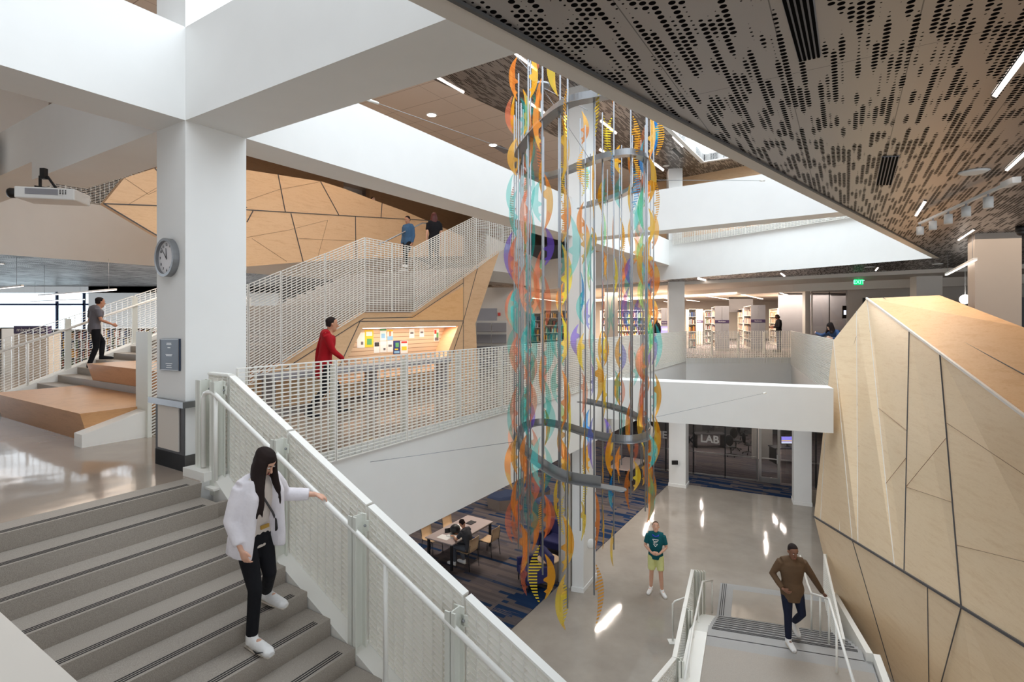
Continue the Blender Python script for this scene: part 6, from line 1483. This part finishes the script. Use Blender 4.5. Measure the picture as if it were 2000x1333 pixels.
# 5 walker on the bleacher stair
person('walker in a grey top and dark trousers going up the bleacher stair beside the railing', tuple(NP + A * .93 + B * 4.35 + Z * .63), rzf(A), 1.42, dict(head=(0, .12, 1.58), neck=(0, .08, 1.45), chest=(0, .05, 1.28), knL=(-.1, .2, .62), anL=(-.1, .18, .26), toL=(-.1, .36, .2), knR=(.1, 0, .5), anR=(.1, -.14, .085), toR=(.1, .04, .03), elR=(.24, .05, 1.15), wrR=(.22, .28, 1.05)), top='grey', sleeves='short', bottom='black', shoes='black', skin='tan', hair='hair_dark', vs=.016)
# 6, 7 walkers on the upper flight
q = onl(797, NP + B * 2.4, A); person('walker in a steel blue shirt on the upper flight, left of the red-haired one', (q.x, q.y, 2.9), rzf(-A), 1.60, dict(knL=(-.1, .2, .55), anL=(-.1, .15, .2), toL=(-.1, .3, .15), look=(0, .9, -.3)), top='steel', bottom='black', shoes='sneaker', skin='tan', hair='hair_dark', vs=.018)
q = onl(848, NP + B * 1.3, A); person('walker in black with long auburn hair on the upper flight', (q.x, q.y, 2.9), rzf((-.3, .9)), 1.56, dict(knR=(.1, .15, .55), anR=(.1, .0, .2), toR=(.1, .2, .15)), top='black', sleeves='short', bottom='black', shoes='black', skin='light', hair='hair_red', hairlen=.35, vs=.018)
# 8 reader at the stacks
q = VY(1521, 0, 25.0); person('man in a black sweater and dark cap reading a book at the bookcase', (q.x, q.y, 0), rzf((-1, .1)), 1.80, dict(head=(0, .06, 1.60), look=(0, .8, -.6), elL=(-.22, .06, 1.15), wrL=(-.12, .30, 1.14), elR=(.22, .06, 1.15), wrR=(.12, .30, 1.14)), top='black', bottom='jeans', shoes='black', skin='brown', hair='hair_dark', vs=.02)
bq_ = VY(1511, 639, 25.0); m = MB(); m.hexa([bq_ + Vector(v) for v in ((-.12, -.12, -.02), (.04, -.12, -.04), (.04, .12, -.04), (-.12, .12, -.02), (-.12, -.12, .0), (.04, -.12, -.02), (.04, .12, -.02), (-.12, .12, .0))]); tag(m.build('book', M['red']), 'open reddish book in the hands of the reading man', 'book')
q = VY(1519.5, 619.5, 25.0); m = MB(); m.ell(q, .10, .10, .06); m.ell(q + Vector((-.10, 0, -.02)), .08, .07, .012); tag(m.build('cap', M['black']), 'dark cap on the head of the reading man', 'cap')
# 9 woman leaning over the right-hand balustrade
loc = Vector((9.35, 14.95, 0)); rz = rzf((-.92, -.2)); hw = Vector((9.10 - .0, 16.0, 1.12)); hw = VY(1590, 654, 16.0)
person('dark-haired woman in a blue jacket leaning on the slatted balustrade, arm stretched out', tuple(loc), rz, 1.64, dict(pelvis=(0, 0, .93), waist=(0, .06, 1.05), chest=(0, .22, 1.2), neck=(0, .36, 1.32), head=(0, .44, 1.45), look=(.1, .8, -.55), shL=(-.17, .30, 1.28), shR=(.17, .30, 1.28), elR=(.42, .33, 1.18), wrR=toloc(loc, rz, 1.64, hw + Vector((.05, 0, .05))), elL=(-.25, .4, 1.08), wrL=(-.2, .58, 1.12)),
    top='blue', bottom='black', shoes='black', skin='pale', hair='hair_dark', hairlen=.08, vs=.016)
# 10 person far behind the column, 11 person on the top floor
q = VY(1281, 0, 25.3); person('person in black with bushy dark hair near the violet kiosk', (q.x, q.y, 0), 0.2, 1.62, {}, top='black', bottom='black', shoes='black', skin='tan', hair='hair_dark', hairlen=.25, vs=.02)
q = onl(728, NP + B * 7.0, A); person('person on the top floor whose dark head shows above the maple parapet', (q.x, q.y, ZL3), rzf(-B), 1.55, {}, top='grey', bottom='black', shoes='black', skin='pale', hair='hair_dark', vs=.022)
# 12 seated student
cp_ = side(-.50, -.62); loc = Vector((cp_.x, cp_.y, ZL1 + .012)); rz = rzB
person('student in a dark grey T-shirt sitting at the study table and writing', tuple(loc), rz, 1.66, dict(pelvis=(0, -.08, .57), waist=(0, -.07, .70), chest=(0, .02, .90), neck=(0, .10, 1.07), head=(0, .18, 1.20), look=(.0, .75, -.65), shL=(-.17, .06, 1.02), elL=(-.25, .20, .82), wrL=(-.10, .42, .82), handL=(.3, .9, 0), palmL=(0, 0, -1), shR=(.17, .06, 1.02), elR=(.25, .20, .82), wrR=(.12, .42, .82), handR=(-.3, .9, 0), palmR=(0, 0, -1),
    hipL=(-.09, -.05, .55), knL=(-.11, .38, .53), anL=(-.11, .36, .085), toL=(-.12, .55, .03), hipR=(.09, -.05, .55), knR=(.11, .38, .53), anR=(.12, .20, .085), toR=(.13, .38, .03)), top='slate', sleeves='short', bottom='graypant', shoes='sneaker', skin='tan', hair='hair_dark', vs=.015)
# ================================================================ HANGING SCULPTURE
ZU, ZD = 4.08, -0.29
cp = [(1.00, 5.95), (.62, 6.2), (.34, 6.9), (.13, 7.8), (.10, 8.6), (.28, 9.2), (.58, 9.38), (.92, 9.04), (1.20, 8.56), (1.48, 8.2), (1.80, 8.05), (2.10, 8.3), (2.31, 8.85), (2.38, 9.6), (2.27, 10.55), (2.02, 11.2), (1.66, 11.75)]
def cr(pts, n=10):
    out_ = []; P_ = [Vector((p[0], p[1], 0)) for p in pts]; P_ = [P_[0] * 2 - P_[1]] + P_ + [P_[-1] * 2 - P_[-2]]
    for i in range(1, len(P_) - 2):
        a, b, c, d = P_[i - 1:i + 3]
        for k in range(n): x = k / n; out_.append(((b * 2) + (c - a) * x + (a * 2 - b * 5 + c * 4 - d) * x * x + (b * 3 - a - c * 3 + d) * x ** 3) * .5)
    out_.append(P_[-2]); return out_
SCV = cr(cp)
scu = thing('hanging_sculpture', (1.2, 8.6, ZU), 'tall hanging sculpture of coloured translucent fins on steel rods with two S-shaped rings', 'sculpture')
def ribbon(z, o0, o1, za, zb_, name):
    m = MB(); n = len(SCV); vs = []
    for i, p in enumerate(SCV):
        t_ = (SCV[min(i + 1, n - 1)] - SCV[max(i - 1, 0)]).normalized(); nn = Vector((-t_.y, t_.x, 0))
        vs += [p + nn * o0 + Z * (z + za), p + nn * o1 + Z * (z + za), p + nn * o1 + Z * (z + zb_), p + nn * o0 + Z * (z + zb_)]
    fs = [(0, 1, 2, 3), tuple((n - 1) * 4 + j for j in (3, 2, 1, 0))]
    for i in range(n - 1):
        for j in range(4): fs.append((i * 4 + j, (i + 1) * 4 + j, (i + 1) * 4 + (j + 1) % 4, i * 4 + (j + 1) % 4))
    m.add(vs, fs); return m.build(name, M['grey_steel'], scu)
for z in (ZU, ZD):
    r = ribbon(z, -.075, .075, -.006, .006, 'ring')
    m = MB(); n = len(SCV); vs = []
    w2 = ribbon(z, -.006, .006, .006, .11, 'ring_web')
    for e, nx in ((SCV[0], SCV[1]), (SCV[-1], SCV[-2])):
        d = (e - nx).normalized(); nn = Vector((-d.y, d.x, 0)); m = MB(); vs = []
        for k in range(11): a = math.pi * k / 10 - math.pi / 2; vs.append(e + d * (.22 + .075 * math.cos(a)) + nn * .075 * math.sin(a))
        vs = [e - nn * .075] + vs + [e + nn * .075]
        N_ = len(vs); m.add([v + Z * (z - .006) for v in vs] + [v + Z * (z + .006) for v in vs], [list(range(N_))[::-1], list(range(N_, 2 * N_))] + [(i, (i + 1) % N_, (i + 1) % N_ + N_, i + N_) for i in range(N_)]); m.build('ring_tip', M['grey_steel'], scu)
# arc length sampling
cum = [0]
for a, b in zip(SCV, SCV[1:]): cum.append(cum[-1] + (b - a).length)
def at_len(s):
    for i in range(1, len(cum)):
        if cum[i] >= s or i == len(cum) - 1:
            f = (s - cum[i - 1]) / max(1e-6, cum[i] - cum[i - 1]); p = SCV[i - 1] + (SCV[i] - SCV[i - 1]) * f; t_ = (SCV[i] - SCV[i - 1]).normalized(); return p, t_
NR = 36; rg = random.Random(21); fins = []
def fin_mesh(H_, Wf, flip, kind):
    n = 22; outer = []; inner = []
    for i in range(n + 1):
        x = -1 + 2 * i / n; z = x * H_ / 2
        bul = (1 - abs(x) ** 2.1); sk_ = .12 * H_ * (x + 1) * 0
        uo = Wf * (.10 + .90 * bul); ui = Wf * (.05 + .34 * bul * (1 - .18 * math.cos(3 * x)))
        h0 = -.10 if kind else .28
        if abs(x - h0) < .10: ui = -.0
        if kind and abs(x + .62) < .06: ui = Wf * .02
        if x > .97 or x < -.97: ui = uo = Wf * .10
        outer.append((uo, z)); inner.append((min(ui, uo - .004) if abs(x) < .97 else uo, z))
    return outer, inner
def fin_geo(m, p, dirv, zc, H_, Wf, kind, mi=0):
    o_, i_ = fin_mesh(H_, Wf, False, kind); nn = Vector((-dirv.y, dirv.x, 0)) * .002; n = len(o_)
    vs = []
    for (u, z), (ui, _) in zip(o_, i_):
        a = p + dirv * (u + .012) + Z * (zc + z); b = p + dirv * (ui + .012) + Z * (zc + z)
        vs += [a - nn, a + nn, b + nn, b - nn]
    fs = []
    for i in range(n - 1):
        for j in range(4): fs.append((i * 4 + j, i * 4 + (j + 1) % 4, (i + 1) * 4 + (j + 1) % 4, (i + 1) * 4 + j))
    fs += [(3, 2, 1, 0), tuple((n - 1) * 4 + j for j in range(4))]
    m.add(vs, fs, mi)
def palette(x, z, rr):
    left = x < .45; right = x > 2.0
    if z > 3.9: w_ = [(8, 3), (10, 2), (1, 2), (0, 2), (4, 1), (5, 1)] if not left else [(0, 3), (4, 3), (3, 2), (9, 1), (1, 1)]
    elif z > 2.6: w_ = [(1, 3), (0, 2), (5, 1), (11, 1), (4, 1), (8, 2), (7, 1)] if not left else [(4, 3), (3, 2), (0, 1), (9, 1)]
    elif z > 1.2: w_ = [(3, 2), (4, 2), (0, 2), (5, 1), (2, 1), (6, 1), (7, 1)] if not left else [(4, 4), (3, 3), (6, 1)]
    elif z > -.2: w_ = [(0, 3), (1, 2), (3, 2), (2, 1), (4, 2), (6, 1), (7, 1)] if not left else [(4, 4), (3, 2), (6, 1)]
    elif z < -1.1 and .3 < x < 1.5: w_ = [(10, 4), (2, 2), (8, 1), (1, 1)]
    else: w_ = [(0, 3), (1, 4), (2, 2), (7, 1), (5, 1), (6, 1)] if not left else [(3, 3), (4, 2), (0, 3)]
    if right: w_ = w_ + [(3, 4), (0, 2), (4, 2)]
    return rr.choices([a for a, _ in w_], [b for _, b in w_])[0]
for i in range(NR):
    s = (i + .35) / NR * cum[-1]; p, t_ = at_len(s); nn = Vector((-t_.y, t_.x, 0)); sg = 1 if i % 2 else -1
    pr_ = p + nn * (.055 * sg)
    zt = 4.95 + .25 * math.sin(i * 1.3) + (.12 if i < 8 else 0); zb_ = (-1.75 if pr_.x < 1.7 else -1.32) + .22 * math.sin(i * 2.1 + 1)
    MB().tube([pr_ + Z * zb_, pr_ + Z * zt], .0105, 7).build('rod', M['rod_steel'], scu)
    z = zb_ + .05 + rg.uniform(-.1, .15); j = 0
    while z < zt + .02:
        H_ = rg.uniform(.52, .80); Wf = rg.uniform(.11, .165)
        outd = nn * sg if rg.random() < .75 else -nn * sg
        a = rg.uniform(-.9, .9); dv = Vector((outd.x * math.cos(a) - outd.y * math.sin(a), outd.x * math.sin(a) + outd.y * math.cos(a), 0))
        fins.append((pr_.copy(), dv, z, H_, Wf, rg.random() < .6, palette(pr_.x, z, rg))); z += H_ * rg.uniform(.92, 1.45); j += 1
fins.sort(key=lambda f: f[3] * f[4] / (f[0].y ** 2) * -1)
for f in fins[:100]:
    m = MB(); fin_geo(m, *f[:6]); m.build('fin', FILMS[f[6]], scu)
m = MB()
for f in fins[100:]: fin_geo(m, *f[:6], mi=f[6])
o = m.build('further_fins', FILMS, scu); o['kind'] = 'stuff'
# suspension: stem with round canopy plates and thin hangers
st_ = [at_len(cum[-1] * f)[0] for f in (.06, .32, .62, .95)]
for q in st_[:4]:
    MB().tube([q + Z * (ZD + .1), q + Z * (ZU + .1)], .005, 6).build('hanger', M['rod_steel'], scu)
q = Vector((.45, 8.0, 0)); 
MB().tube([q + Z * 5.10, q + Z * 5.14], .12, 24).build('canopy_plate', M['grey_steel'], scu); MB().tube([q + Z * ZU, q + Z * 5.1], .018, 10).build('stem', M['grey_steel'], scu)
MB().tube([q + Z * 5.14, Vector((q.x - .8, 10.75, ZC3))], .004, 5).build('hanger', M['rod_steel'], scu)
MB().tube([Vector((.9, 6.3, ZU)), q + Z * 5.1], .004, 5).build('hanger', M['rod_steel'], scu); MB().tube([Vector((1.3, 8.5, ZU)), q + Z * 5.1], .004, 5).build('hanger', M['rod_steel'], scu)
